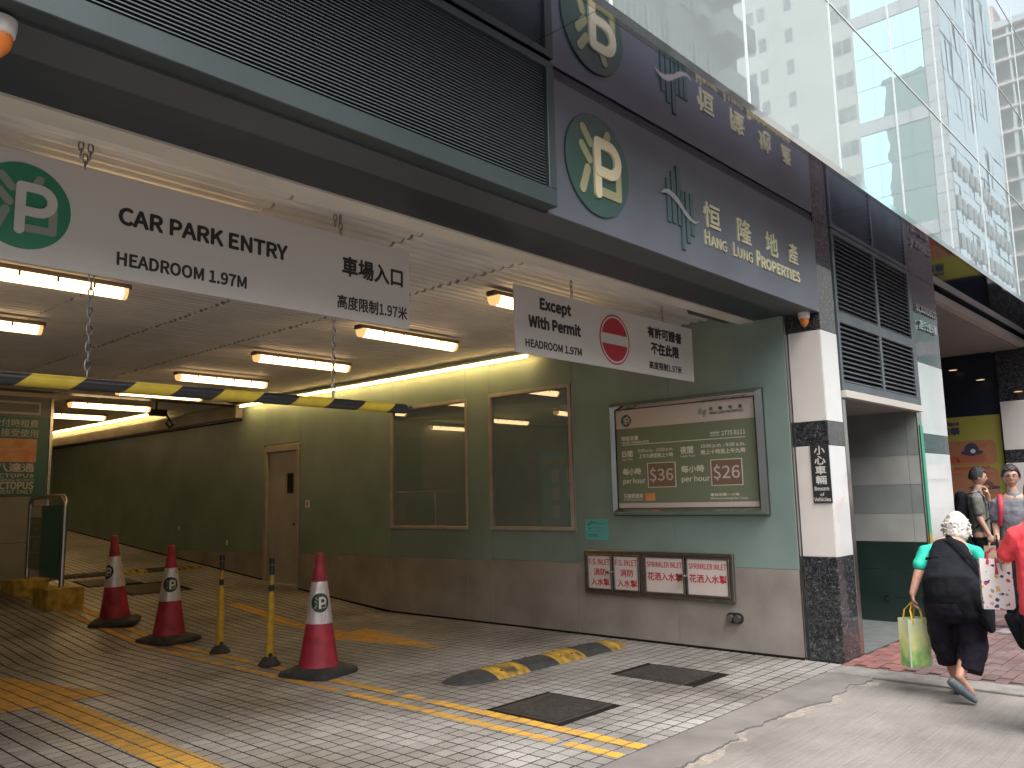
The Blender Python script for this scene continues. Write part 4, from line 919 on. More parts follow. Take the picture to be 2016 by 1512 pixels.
# blue notice board on the far left lane, seen only mirrored in the booth window
nb = thing('blue_notice_board', (.45, 12, 1.2), 'blue notice board with small white sheets, seen mirrored in the booth window', 'notice board')
NB = (.45, 12, 1.2); ny0, ny1 = 11.1, 12.76
MB(NB).box(.42, .45, ny0, ny1, .95, 2.6).build('board', MAT('board_blue', (.06, .40, .50), .5), nb); MB(NB).box(.451, .455, ny0+.1, ny1-.1, 2.28, 2.46).build('header', M['poster_yellow'], nb)
for k, (a, b) in enumerate(((.2, 1.9), (.65, 1.9), (1.1, 1.9), (.2, 1.5), (.65, 1.5), (1.1, 1.5), (.2, 1.1), (1.1, 1.1))): MB(NB).box(.451, .455, ny0+a, ny0+a+.22, b, b+.28).build('sheet', M['paper_white'], nb)
MB(NB).box(.35, .42, 11.0, 12.86, .2, 2.65).build('stand_panel', M['kiosk_grey'], nb)
# ================================================================== OFFICE BUILDING FRONT (fascia, soffit, pillars, curtain wall)
ob_ = thing('office_building', (4, YF, 0), 'grey office building over the car park with mirror soffit and glass curtain wall', 'building'); OO = (4, YF, 0)
XR = 7.74
fas = MB(OO).box(XL, 10.4, YF+.02, YF+.2, 3.30, ZC-.001).build('fascia_core', M['fascia_dark'], ob_)
MB(OO).box(3.705, 7.72, YF-.005, YF+.02, ZS, 4.135).build('fascia_panel', M['fascia'], ob_, bev=.003)
MB(OO).box(3.705, 7.72, YF+.01, YF+.02, 4.135, ZC-.001).build('shadow_gap', M['fascia_dark'], ob_)
MB(OO).box(XL, 7.72, YF+.021, 3.315, ZS, ZS+.05).build('soffit_strip', M['fascia_soffit'], ob_)
MB(OO).box(XL, 7.70, 3.318, 3.70, ZS+.012, ZS+.06).build('soffit_strip', M['fascia_dark'], ob_)
xs = [XL, -1.4, .8, 3.02, 5.24, 7.68]
for a, b in zip(xs[:-1], xs[1:]): MB(OO).box(a+.001, b-.001, 3.703, 3.86, ZS, ZS+.03).build('shutter_cover', M['soffit_light'], ob_)
MB(OO).box(XL, 7.68, 3.70, 3.702, ZS+.03, ZCE+.1).box(XL, 7.68, 3.862, 3.93, ZS+.07, ZS+.09).build('shutter_slot', M['dark_void'], ob_)
MB(OO).box(XL, 7.72, 3.2, 3.93, 3.40, 3.45).build('lintel', M['dark_void'], ob_)
MB(OO).tube([(6.9, 3.97, 3.29), (7.67, 3.99, 3.31)], .035, 12).build('shutter_roller', M['rust'], ob_, smooth=True)
# grille of thin horizontal slats to the left of the sign
lf_ = MB(OO); lx0, lx1, lz0, lz1 = XL, 3.63, 3.362, 4.118
lf_.box(lx0, 3.70, YF-.085, YF+.02, ZS+.012, lz0); lf_.box(lx0, 3.70, YF-.085, YF+.02, lz1, ZC-.012); lf_.box(lx1, 3.70, YF-.085, YF+.02, lz0, lz1)
gf = lf_.build('louvre_frame', M['fascia_frame'], ob_, bev=.004)
MB(OO).box(lx0, lx1, YF-.01, YF+.0, lz0, lz1).build('louvre_back', M['dark_void'], gf)
ns = 40; sp = (lz1-lz0)/ns
sm = MB().obox((0, .006, .003), UX, (0, .8, .6), (0, -.6, .8), (lx1-lx0)/2, .009, .001).box(-(lx1-lx0)/2, (lx1-lx0)/2, -.004, 0, -.003, .002).mesh('slat'); sm.materials.append(M['slat'])
for k in range(ns):
    o = bpy.data.objects.new('slat', sm); COL.objects.link(o); o.parent = gf; o.location = ((lx0+lx1)/2-4, -.052, lz0+sp*(k+.5))
# logo and lettering on the fascia, each raised
fs = thing('fascia_sign', (5.6, YF-.005, 3.7), 'gold lettering, green logo and round parking emblem on the grey fascia', 'sign'); FO = (5.6, YF-.005, 3.7)
yf = YF-.006
emblem('emblem', (Vector((4.215, yf, 3.684)), UX, UZ), .342, M['disc_green'], M['cream'], M['khaki'], fs, FO, lift=.012)
for ch, x0, x1, z0, z1 in (('恒', 5.575, 5.83, 3.60, 3.80), ('隆', 6.12, 6.36, 3.60, 3.80), ('地', 6.63, 6.86, 3.60, 3.80), ('產', 7.09, 7.28, 3.61, 3.80)):
    x = MB(FO); put_text(x, ch, (x0, yf-.010, z0), UX, UZ, x1-x0, z1-z0, .006, depth=.010); x.build('lettering', M['gold'], fs)
for s_, x0, x1, hh in (('H', 5.575, 5.645, .112), ('ANG', 5.665, 5.915, .085), ('L', 6.03, 6.085, .112), ('UNG', 6.105, 6.36, .085), ('P', 6.44, 6.50, .125), ('ROPERTIES', 6.525, 7.29, .09)):
    x = MB(FO); put_text(x, s_, (x0, yf-.010, 3.455), UX, UZ, x1-x0, hh, .004 if s_ not in ('P', 'ROPERTIES') else .02, depth=.010); x.build('lettering', M['gold'], fs)
bars = [(1312, 510, 790), (1321, 468, 800), (1331, 432, 815), (1339, 588, 975), (1349, 605, 930), (1358, 620, 885)]
for bx, t0, b0 in bars:
    xx = P(bx, 200+t0/3.36, 1, YF).x; zt = P(bx, 200+t0/3.36, 1, YF).z; zb = P(bx, 200+b0/3.36, 1, YF).z
    MB(FO).box(xx-.028, xx+.024, yf-.010, yf, zb, zt).build('logo_bar', M['logo_green'], fs)
sw = [(828, 605), (848, 594), (870, 597), (895, 612), (920, 638), (945, 670), (965, 700), (990, 742), (1010, 768), (1030, 790), (1055, 808), (1080, 800)]
wsw = [.003, .012, .018, .022, .024, .022, .02, .02, .018, .014, .010, .002]; pw = [P(1050+a/3.36, 200+b/3.36, 1, YF) for a, b in sw]; x = MB(FO)
for i in range(len(pw)-1):
    a, b = pw[i], pw[i+1]; d = (b-a).normalized(); n_ = Vector((-d.z, 0, d.x))
    x.add([(a+n_*wsw[i]).to_tuple(), (b+n_*wsw[i+1]).to_tuple(), (b-n_*wsw[i+1]).to_tuple(), (a-n_*wsw[i]).to_tuple()], [(3, 2, 1, 0)])
x.v = [(p[0], p[1]-.022, p[2]) for p in x.v]; x.build('logo_swoosh', M['silver'], fs)
# mirror soffit of the storeys above, in panels
sx = [XL-6, -2.5, 3.45, 7.75, 10.5, 11.7, 15.0, 19.5, 24, 40]
for a, b in zip(sx[:-1], sx[1:]):
    MB(OO).box(a+.002, b-.002, YG+.012, YG+.09, ZC-.004, ZC+.04).build('soffit_trim', M['mirror_soffit'], ob_)
    MB(OO).box(a+.002, b-.002, YG+.093, YF+.6 if b > 11.6 else YF+.019, ZC, ZC+.04).build('soffit_panel', M['mirror_soffit'], ob_)
MB(OO).box(XL-6, 40, YG-.025, YG+.010, ZC-.004, ZC+.055).build('base_trim', M['chrome'], ob_)
# curtain wall
mx_ = [3.569+1.6513*k for k in range(-4, 16)]; tz = [ZC+.055, 5.78, 7.45, 9.1, 10.8, 12.6, 14.4, 18, 24, 32, 42]
for a, b in zip(mx_[:-1], mx_[1:]):
    for c, d in zip(tz[:-1], tz[1:]):
        if (a+b)/2 < .2 and c > 12: continue
        dy = random.uniform(-.0007, .0007); dx = random.uniform(-.0007, .0007); dz_ = random.uniform(-.0006, .0006)
        g = MB(OO); g.add([(a+.004, YG+dx, c+.004), (b-.004, YG+dy, c+.004), (b-.004, YG+dy+dz_, d-.004), (a+.004, YG+dx+dz_, d-.004)], [(0, 1, 2, 3)]); g.build('glass_pane', M['curtain_glass'], ob_)
for x_ in mx_: MB(OO).box(x_-.006, x_+.006, YG-.008, YG+.03, ZC+.055, 42).build('mullion', M['mullion'], ob_)
for z_ in tz[1:]: MB(OO).box(mx_[0], mx_[-1], YG-.007, YG+.02, z_-.006, z_+.006).build('transom', M['mullion'], ob_)
MB(OO).box(-8, 40, YG+.06, 24, ZC+.06, 42).build('tower_core', M['fascia_dark'], ob_)
# pillars clad in banded stone
def pillar(x0, x1, y0, y1, label):
    t = thing('pillar', (x0, y0, 0), label, 'pillar'); o_ = (x0, y0, 0); g = .0012
    bands = [(0, .95, 'granite_black'), (.95, 1.98, 'granite_white'), (1.98, 2.21, 'granite_black'), (2.21, 3.08, 'granite_white'), (3.08, ZC-.002, 'granite_black')]
    for a, b, m in bands:
        MB(o_).box(x0+.004, x1-.004, y0+.004, y1, a+g, b-g).build('stone_band', M[m], t, bev=.004)
        mf = 'granite_front' if m == 'granite_white' else 'granite_mirror'
        MB(o_).box(x0+.007, x1-.007, y0-.0, y0+.004, a+g*2, b-g*2).build('stone_facing', M[mf], t)
    return t
gm_ = M['granite_black'].copy(); gm_.name = 'granite_mirror'; M['granite_mirror'] = gm_; gm_.node_tree.nodes['Principled BSDF'].inputs['Roughness'].default_value = .06; gm_.node_tree.nodes['Principled BSDF'].inputs['Coat Weight'].default_value = .12
pillar(7.71, 8.11, YF, 3.385, 'banded black and white stone pillar carrying the beware of vehicles plate')
p2_ = pillar(10.56, 11.585, YF, 5.2, 'banded stone pillar with steel street address letters, right of the doorway')
pillar(16.9, 20.2, 2.55, 3.56, 'banded white stone pillar behind the two young men at the right edge')
# door jamb tracks of the shutter
jb = thing('shutter_track', (7.69, 3.40, 0), 'tall steel shutter track between the green wall and the pillar', 'track'); JO = (7.69, 3.40, 0)
for a, b, m in ((3.388, 3.402, 'steel'), (3.404, 3.44, 'ink'), (3.442, 3.47, 'dull_steel')):
    MB(JO).box(7.66 if m != 'ink' else 7.68, 7.70, a, b, 0, ZS).build('rail', M[m], jb, bev=.002)
# beware plate
bp_ = thing('beware_plate', (7.708, 3.147, 1.72), 'black vertical plate warning beware of vehicles on the first pillar', 'sign plate'); BP = (7.708, 3.147, 1.72)
MB(BP).box(7.702, 7.713, 3.062, 3.238, 1.445, 1.985).build('plate', M['ink'], bp_, bev=.002)
xp = 7.7005
for k, ch in enumerate('小心車輛'): x = MB(BP); put_text(x, ch, (xp, 3.20, 1.895-.092*k), WU, UZ, .10, .078, .008); x.build('lettering', M['plastic_white'], bp_)
for s_, z_, a, b in (('Beware', 1.56, .02, .156), ('of', 1.51, .07, .106), ('Vehicles', 1.462, .01, .166)): x = MB(BP); put_text(x, s_, (xp, 3.238-a, z_), WU, UZ, b-a, .036 if s_ != 'of' else .03, .008); x.build('lettering', M['plastic_white'], bp_)
# address letters on the second pillar
ad_ = thing('address_lettering', (11.0, YF-.01, 3.65), 'steel address letters, 56 Dundas St., on the dark top of the second pillar', 'lettering'); AO = (11.0, YF-.01, 3.65)
for s_, x0, x1, z0, h in (('56, DUNDAS ST.', 10.66, 11.50, 3.70, .10), ('登打士街56號', 10.76, 11.42, 3.50, .11)):
    x = MB(AO); put_text(x, s_, (x0, YF-.028, z0), UX, UZ, x1-x0, h, .012, depth=.022); x.build('letters', M['chrome'], ad_)
# lamp under the sign, both ends of the soffit
def siren(loc, label):
    t = thing('warning_lamp', loc, label, 'lamp', 'orange warning lamps under the fascia')
    mb = MB(); mb.lathe([(.0, 0), (.055, 0), (.055, -.02), (.05, -.055), (.044, -.06), (.0, -.06)][::-1], 24); mb.build('collar', M['plastic_white'], t, smooth=True)
    mb = MB(); mb.lathe([(.043, -.06), (.042, -.085), (.034, -.11), (.016, -.13), (.008, -.14), (0, -.142)][::-1], 24); mb.build('lens', M['lamp_orange'], t, smooth=True)
    return t
siren((7.62, 3.17, ZS), 'small orange warning lamp hanging under the fascia next to the first pillar')
siren((.803, 3.11, ZS), 'orange warning lamp under the fascia at the top left photo corner')
# ---------------------------------------------- louvred panel and doorway between the pillars
lw_ = thing('wall_louvre', (9.3, YF, 3.3), 'dark louvred metal panel of four fields above the white doorway header', 'louvre'); LO = (9.3, YF, 3.3)
x0, x1, z0, z1 = 8.13, 10.555, 2.53, ZC-.004; xc, zc = 9.33, 3.27; fr = MB(LO); q = .05
for a, b, c, d in ((x0, x1, z0, z0+.085), (x0, x1, z1-.05, z1), (x0, x0+q, z0+.085, z1-.05), (x1-.13, x1, z0+.085, z1-.05), (xc-.03, xc+.03, z0+.085, z1-.05)): fr.box(a, b, YF-.015, YF+.02, c, d)
for a, b in ((x0+q, xc-.03), (xc+.03, x1-.13)): fr.box(a, b, YF-.014, YF+.02, zc-.055, zc+.055)
fr.build('louvre_frame', M['louvre'], lw_, bev=.003)
MB(LO).box(x0, x1, YF+.06, YF+.08, z0, z1).build('louvre_back', M['dark_void'], lw_)
for a, b in ((x0+q+.003, xc-.033), (xc+.033, x1-.133)):
    m_ = MB().obox((0, 0, 0), UX, (0, .72, .69), (0, -.69, .72), (b-a)/2, .034, .0025).mesh('louvre_slat'); m_.materials.append(M['louvre'])
    for c, d in ((z0+.09, zc-.06), (zc+.06, z1-.055)):
        n_ = int((d-c)/.0455)
        for k in range(n_):
            o = bpy.data.objects.new('louvre_slat', m_); COL.objects.link(o); o.parent = lw_; o.location = ((a+b)/2-9.3, .012, c+(d-c)*(k+.5)/n_-3.3)
dw = thing('side_doorway', (9.3, YF, 0), 'recessed side entrance with white header and grey and dark tiled side wall', 'doorway'); DW = (9.3, YF, 0)
MB(DW).box(8.13, 10.50, YF-.05, YF+.02, 2.455, 2.527).build('header', M['eave_white'], dw, bev=.003)
MB(DW).box(8.12, 8.21, YF+.002, YF+.06, .02, 2.45).build('jamb', M['steel'], dw, bev=.003); MB(DW).box(10.40, 10.555, YF+.002, YF+.012, .02, 2.45).build('jamb', M['steel'], dw)
MB(DW).box(8.21, 10.40, YF+.025, 6.5, 2.47, 2.5).build('recess_ceiling', M['eave_grey'], dw)
MB(DW).box(8.1, 10.42, YF, 6.5, -.01, .018).build('recess_floor', M['floor_grey'], dw); MB(DW).box(8.2, 10.42, YF-.03, YF+.0, .0, .024).build('threshold', M['dull_steel'], dw)
MB(DW).box(8.1, 10.42, 6.5, 6.55, 0, 2.6).build('back_wall', M['tile_dark'], dw); MB(DW).box(8.12, 8.2, 3.39, 6.5, 0, 2.6).build('near_wall', M['tile_grey_a'], dw)
MB(DW).box(10.412, 10.43, YF+.02, 6.5, 0, 2.6).build('joint_bed', M['joint'], dw)
rows = [(.0, .302, 'tile_dark'), (.302, .626, 'tile_dark'), (.626, .945, 'tile_dark'), (.945, 1.275, 'tile_grey_b'), (1.275, 1.609, 'tile_grey_a'), (1.609, 1.95, 'tile_grey_b'), (1.95, 2.288, 'tile_grey_a'), (2.288, 2.60, 'tile_grey_a')]
ys_ = [3.075, 3.20, 3.95, 4.7, 5.45, 6.2, 6.5]
for a, b, m in rows:
    for c, d in zip(ys_[:-1], ys_[1:]): MB(DW).box(10.40, 10.412, c+.002, d-.002, a+.002+.018*(a == 0), b-.002).build('wall_tile', M[m], dw, bev=.001)
MB(DW).tube([(10.40, 3.56, .296), (10.385, 3.56, .296)], .028, 20).build('door_stop', M['chrome'], dw)
MB(DW).box(10.43, 10.555, 3.5, 5.2, 0, 2.6).build('filler', M['granite_black'], dw)
# ---------------------------------------------- covered lobby on the right
lb = thing('lobby', (14, 3.3, 0), 'dark covered lobby behind the second pillar', 'lobby', kind='structure'); LB = (14, 3.3, 0)
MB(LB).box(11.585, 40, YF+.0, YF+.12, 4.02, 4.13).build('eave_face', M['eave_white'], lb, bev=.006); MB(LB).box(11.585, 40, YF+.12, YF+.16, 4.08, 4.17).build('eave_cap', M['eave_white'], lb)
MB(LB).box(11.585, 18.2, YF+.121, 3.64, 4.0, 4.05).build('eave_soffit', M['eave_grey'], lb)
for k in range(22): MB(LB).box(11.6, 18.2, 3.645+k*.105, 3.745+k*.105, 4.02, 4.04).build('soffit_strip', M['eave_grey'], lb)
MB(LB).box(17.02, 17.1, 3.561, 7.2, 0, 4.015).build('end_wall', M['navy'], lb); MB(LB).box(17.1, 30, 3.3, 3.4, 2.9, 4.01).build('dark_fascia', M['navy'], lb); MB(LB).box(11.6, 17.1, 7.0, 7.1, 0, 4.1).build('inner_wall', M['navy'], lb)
MB(LB).box(10.45, 30, YF, 7.1, -.01, .012).build('lobby_floor', M['floor_grey'], lb)
for i, (px_, py_) in enumerate(((1876, 728), (1930, 747), (2004, 770))):
    q_ = P(px_, py_, 0, 16.80); t = thing('downlight', q_, ('left round lamp high in the dark lobby above the yellow poster', 'middle round lamp high in the dark lobby above the yellow poster', 'right round lamp high in front of the banded white pillar')[i], 'downlight', 'round lamps in the dark lobby')
    MB().box(.0, .21, -.012, .012, -.004, .006).build('arm', M['ink'], t)
    mb = MB(); mb.lathe([(.10, 0), (.10, -.012), (.075, -.012)], 24); mb.build('rim', M['steel'], t); mb = MB(); mb.lathe([(0, -.006), (.075, -.008)], 24); mb.build('lamp', M['downlight'], t)
# food poster on the end wall
fp = thing('food_poster', (17, 4.4, 1.9), 'yellow wall poster with two orange boxes and food pictures in the lobby', 'poster'); FP = (17, 4.4, 1.9)
py0, py1, pz0, pz1 = 3.60, 5.75, .93, 2.865
MB(FP).box(16.99, 17.018, py0, py1, pz0, pz1).build('sheet', M['poster_yellow'], fp)
def rbox(mb, yl, yr, z0, z1, r, X):
    pts = []
    for cx_, cz_, a0 in ((yr+r, z1-r, 0), (yl-r, z1-r, 90), (yl-r, z0+r, 180), (yr+r, z0+r, 270)):
        for k in range(6): an = math.radians(a0+k*18); pts.append((X, cx_-r*math.cos(an), cz_+r*math.sin(an)))
    mb.add(pts, [tuple(range(len(pts)))[::-1]])
def PX(px, py): return P(px, py, 0, 16.985)
a = PX(1800, 868); b = PX(1962, 915)
x = MB(FP); rbox(x, 5.5, PX(1963, 900).y, PX(1900, 916).z, PX(1900, 868).z, .1, 16.986); x.build('orange_box', M['poster_orange'], fp)
x = MB(FP); rbox(x, 5.5, PX(1968, 950).y, PX(1905, 986).z, PX(1905, 922).z, .1, 16.986); x.build('orange_box', M['poster_orange'], fp)
x = MB(FP); rbox(x, PX(1878, 925).y, PX(1950, 920).y, PX(1905, 925).z, PX(1905, 919).z, .01, 16.984); x.build('title_strip', M['poster_red'], fp)
x = MB(FP); rbox(x, 5.45, PX(1889, 905).y, PX(1885, 912).z, PX(1885, 899).z, .02, 16.984); x.build('price_box', M['poster_red'], fp)
x = MB(FP); p_ = PX(1860, 839); q_ = PX(1887, 834); put_text(x, 'Place', (16.984, p_.y, p_.z), WU, UZ, p_.y-q_.y, abs(PX(1887, 832).z-PX(1887, 839).z), .03)
p_ = PX(1856, 857); q_ = PX(1889, 845); put_text(x, '日祭', (16.984, p_.y, p_.z), WU, UZ, p_.y-q_.y, PX(1870, 844).z-PX(1870, 857).z, .03); x.build('lettering', M['poster_navy'], fp)
def dish(px, py, w_, h_, dome):
    c = PX(px, py); pl = (Vector((16.982, c.y, c.z)), WU, UZ); m_ = MB(FP)
    disc2(m_, pl, (0, -h_*.35), w_, 0, .001, 24, ry=h_*.3); o_ = m_.build('dish_picture', M['poster_navy'], fp)
    m_ = MB(FP); disc2(m_, pl, (0, 0), w_*.6, 0, .004, 24, ry=h_*.75); m_.build('food_picture', M['poster_navy'] if dome else M['poster_brown'], o_)
    m_ = MB(FP); disc2(m_, pl, (.02, -.03), w_*.22, 0, .006, 16, ry=h_*.25); m_.build('food_detail', M['paper_white'] if dome else MAT('pink', (.5, .25, .22), .5), o_)
dish(1913, 885, .19, .16, True); dish(1938, 955, .26, .12, False)
x = MB(FP)
for (px, py, w_) in ((1935, 876, .13), (1935, 880, .10), (1885, 877, .08), (1915, 897, .45), (1915, 901, .42), (1912, 905, .48), (1915, 909, .5), (1945, 934, .14), (1885, 935, .2), (1935, 972, .3), (1935, 976, .25)):
    c = PX(px, py); x.quad((16.984, c.y+w_/2, c.z), (16.984, c.y-w_/2, c.z), (16.984, c.y-w_/2, c.z+.02), (16.984, c.y+w_/2, c.z+.02))
x.build('small_print', M['poster_red'], fp)
x = MB(FP); c0, c1 = PX(1900, 993), PX(1955, 993); x.quad((16.984, 5.6, c1.z-.01), (16.984, py0+.2, c1.z-.01), (16.984, py0+.2, c1.z), (16.984, 5.6, c1.z)); x.build('rule', M['poster_navy'], fp)
MB(FP).box(16.995, 17.017, py0, py1, .3, pz0-.02).build('dado', M['ink'], fp)
# green and yellow strips painted as the poster's reflection in the steel jamb
gb = thing('reflection_strip', (10.53, YF-.012, 1.3), 'narrow green strip painted as a reflection beside the doorway, on the edge of the second pillar', 'painted reflection'); GB = (10.53, YF-.012, 1.3)
MB(GB).box(10.46, 10.552, YF-.008, YF-.002, 1.05, 2.30).build('strip', M['green_stripe'], gb); MB(GB).box(10.46, 10.552, YF-.008, YF-.002, .80, 1.048).build('strip', M['poster_yellow'], gb)
# ================================================================== OTHER SIDE OF THE STREET (seen in the curtain wall)
def ym(yv): return 2*YG - yv
M['tower_beige'] = MAT('tower_beige', (.52, .53, .50), .75, var=.07, scale=.25)
M['tower_window'] = MAT('tower_window', (.25, .28, .28), .25, var=.3, scale=.6)
M['tower_trim'] = MAT('tower_trim', (.66, .67, .66), .6)
M['tower_dark'] = MAT('tower_dark', (.34, .36, .35), .7)
M['pink_wall'] = MAT('pink_wall', (.62, .46, .43), .8, var=.1, scale=.3)
M['pink_white'] = MAT('pink_white', (.72, .72, .74), .7)
M['clad_tile'] = MAT('clad_tile', (.50, .51, .53), .45, var=.1, scale=.5)
tb = thing('apartment_block', (5, ym(17), 0), 'pale concrete apartment block with balconies mirrored in the glass facade', 'building'); TB = (5, ym(17), 0)
yb = ym(17)
MB(TB).box(13.6, 35.2, yb-16, yb, 0, 55).build('wall', M['tower_beige'], tb)
MB(TB).box(-30, 13.55, yb-14, yb, 0, 8.6).build('low_wing', M['tower_beige'], tb)  # wing put in low here to let more sky light into the street
FH = 2.82; wm = MB().box(-.42, .42, -.0, .06, -.68, .68).mesh('window'); wm.materials.append(M['tower_window'])
wm2 = MB(); [wm2.box(a, b, .06, .09, c, d) for a, b, c, d in ((-.46, .46, .62, .7), (-.46, .46, -.72, -.64), (-.46, -.38, -.64, .62), (.38, .46, -.64, .62), (-.03, .03, -.64, .62))]; wm2 = wm2.mesh('window_frame'); wm2.materials.append(M['tower_trim'])
for k in range(17):
    z = 2.6+FH*k+ (4.0 if k else 1.2)
    for i in range(15):
        x_ = 14.9+i*1.28 if k > 1 else -12+i*2.95
        o = bpy.data.objects.new('window', wm); COL.objects.link(o); o.parent = tb; o.location = (x_-5, 0, z)
        o2 = bpy.data.objects.new('window_frame', wm2); COL.objects.link(o2); o2.parent = o
        KIDS.setdefault('x', [])
for k in range(17):
    z = 6.0+FH*k
    b = MB(TB); b.box(32.5, 35.15, yb, yb+1.0, z-.75, z-.60); bo = b.build('balcony', M['tower_trim'], tb)
    b = MB(TB); b.box(32.5, 35.15, yb+.95, yb+1.0, z-.60, z+.30); b.box(32.5, 32.55, yb, yb+.95, z-.60, z+.3); b.box(35.1, 35.15, yb, yb+.95, z-.6, z+.3); b.build('parapet', M['tower_trim'], bo)
    MB(TB).box(32.9, 34.8, yb, yb+.03, z-.6, z+1.4).build('balcony_opening', M['tower_dark'], tb)
    if k % 2 == 0: MB(TB).box(31.2, 31.9, yb, yb+.45, z-.3, z+.2).build('air_conditioner', M['tower_trim'], tb)
    MB(TB).box(28.9, 29.2, yb, yb+.5, z-1, z+1.82).build('column_rib', M['tower_beige'], tb)
# building with glass strip and tiled corner
gbu = thing('glass_tower', (72.5, ym(17), 0), 'glass and tile clad tower with blank pale side wall mirrored in the facade', 'building'); GO = (72.5, ym(17), 0)
XG = 72.5; yg = ym(17)
MB(GO).box(XG+.05, 92.4, ym(46), yg-.05, 0, 66).build('wall', M['tower_beige'], gbu)
def gw(name, y0v, y1v, z0, z1, m, d0=0, d1=.12): return MB(GO).box(XG-d1+.05, XG-d0+.05, ym(y1v), ym(y0v), z0, z1).build(name, m, gbu)
wz = [44.48-3.2*k for k in range(-5, 13)]
for z in wz:
    if z < 2: continue
    for yv in (29.8, 25.35, 24.55, 33.5, 32.4): gw('window', yv-.34, yv+.34, z-.66, z+.66, M['tower_window'], 0, .02)
for k in range(-3, 7):
    top = 33.55-10*k+0
    for (a, b) in ((top-1.2, top),):
        if a > 0:
            for j in range(4): gw('spandrel', 18.25+j*1.42, 18.25+(j+1)*1.42-.03, a+.02, b-.02, M['clad_tile'], 0, .14)
    for j in range(4):
        for i in range(3):
            a = top+i*2.93
            if a < 0 or a > 66: continue
            gw('glass_pane', 18.25+j*1.42, 18.25+(j+1)*1.42-.02, a+.02, a+2.9, M['cyan_glass'], 0, .1)
for k in range(41):
    z = k*1.6; gw('tile_panel', 17.0, 18.18, z+.02, z+1.57, M['clad_tile'], 0, .15)
MB(GO).box(XG+.1, 92.3, yg-.05, yg-.02, 0, 66).build('joint_bed', M['tower_window'], gbu)
for k in range(20):
    for i in range(12):
        a = XG+.0+i*1.65; z = k*3.3
        dy = random.uniform(-.05, .05); dz_ = random.uniform(-.07, .07)
        g = MB(GO); g.add([(a+.05, yg+.05+dy, z+.06), (a+1.6, yg+.05-dy, z+.06), (a+1.6, yg+.05-dy+dz_, z+3.24), (a+.05, yg+.05+dy+dz_, z+3.24)], [(3, 2, 1, 0)]); g.build('street_pane', M['wavy_glass'], gbu)
for k in range(9):
    z = k*3.3
    for i in range(12):
        a = XG+i*1.65; MB(GO).box(a+.3, a+.62, yg+.12, yg+.2, z+1.0, z+2.3).box(a+.8, a+1.35, yg+.12, yg+.2, z+1.1, z+2.3).build('reflected_dash', M['tower_trim'], gbu)  # white blocks painted in for bright dashes reflected in this glass
pk = thing('pink_block', (110, ym(17), 0), 'pink and white apartment block at the far right, mirrored in the facade', 'building'); PK = (110, ym(17), 0)
MB(PK).box(110.1, 125, ym(45), ym(16.3), 0, 56.5).build('wall', M['pink_wall'], pk)
wmk = MB().box(-.06, .1, -.75, .75, -.85, .85).mesh('window'); wmk.materials.append(M['tower_window'])
for k in range(18):
    z = 3+3.0*k
    MB(PK).box(109.4, 110.1, ym(45), ym(16.3), z+1.25, z+1.5).build('ledge', M['pink_white'], pk)
    for i in range(15):
        yv = 17.4+i*1.85; o = bpy.data.objects.new('window', wmk); COL.objects.link(o); o.parent = pk; o.location = (.05, ym(yv)-ym(17), z)
for i in range(15): MB(PK).box(109.5, 110.1, ym(18.5+i*1.85), ym(18.2+i*1.85), 0, 56.5).build('fin', M['pink_white'], pk)
MB(PK).box(109.3, 125, ym(45), ym(16.2), 56.5, 57.3).build('roof_edge', M['pink_white'], pk); MB(PK).box(112, 118, ym(24), ym(20), 57.3, 61).build('roof_house', M['pink_wall'], pk)
# low shop row on the same far side of the street to close the view below
# ================================================================== PEOPLE
M['skin_a'] = MAT('skin_a', (.46, .27, .19), .5, var=.08, scale=12); M['skin_old'] = MAT('skin_old', (.45, .24, .17), .55, var=.15, scale=30)
M['black_cloth'] = MAT('black_cloth', (.008, .009, .013), .9, var=.25, scale=9, spec=.15); M['plum_cloth'] = MAT('plum_cloth', (.0125, .0105, .018), .9, var=.25, scale=8, spec=.15)
M['turquoise'] = MAT('turquoise', (.012, .40, .30), .8, var=.12, scale=10); M['red_cloth'] = MAT('red_cloth', (.75, .06, .075), .8, var=.12, scale=7, bump=.2, bscale=90)
M['grey_cloth'] = MAT('grey_cloth', (.16, .16, .185), .85, var=.15, scale=9, bump=.2, bscale=90); M['grey_green'] = MAT('grey_green', (.13, .135, .12), .85, var=.15, scale=9)
M['white_hair'] = MAT('white_hair', (.50, .48, .45), .85, var=.4, scale=45, bump=.4, bscale=140); M['black_hair'] = MAT('black_hair', (.012, .011, .012), .5, bump=.8, bscale=160)
M['shoe'] = MAT('shoe', (.075, .10, .12), .55, var=.2, scale=20); M['strap_red'] = MAT('strap_red', (.35, .02, .04), .6); M['kraft'] = MAT('kraft', (.30, .21, .15), .8, var=.1, scale=8)
M['bag_yellow'] = MAT('bag_yellow', (.75, .50, .03), .5); M['sole'] = MAT('sole', (.05, .06, .07), .7)
clouds = bpy.data.textures.new('folds', 'CLOUDS'); clouds.noise_scale = .09; clouds.noise_depth = 2
curls = bpy.data.textures.new('curls', 'CLOUDS'); curls.noise_scale = .028; curls.noise_depth = 1
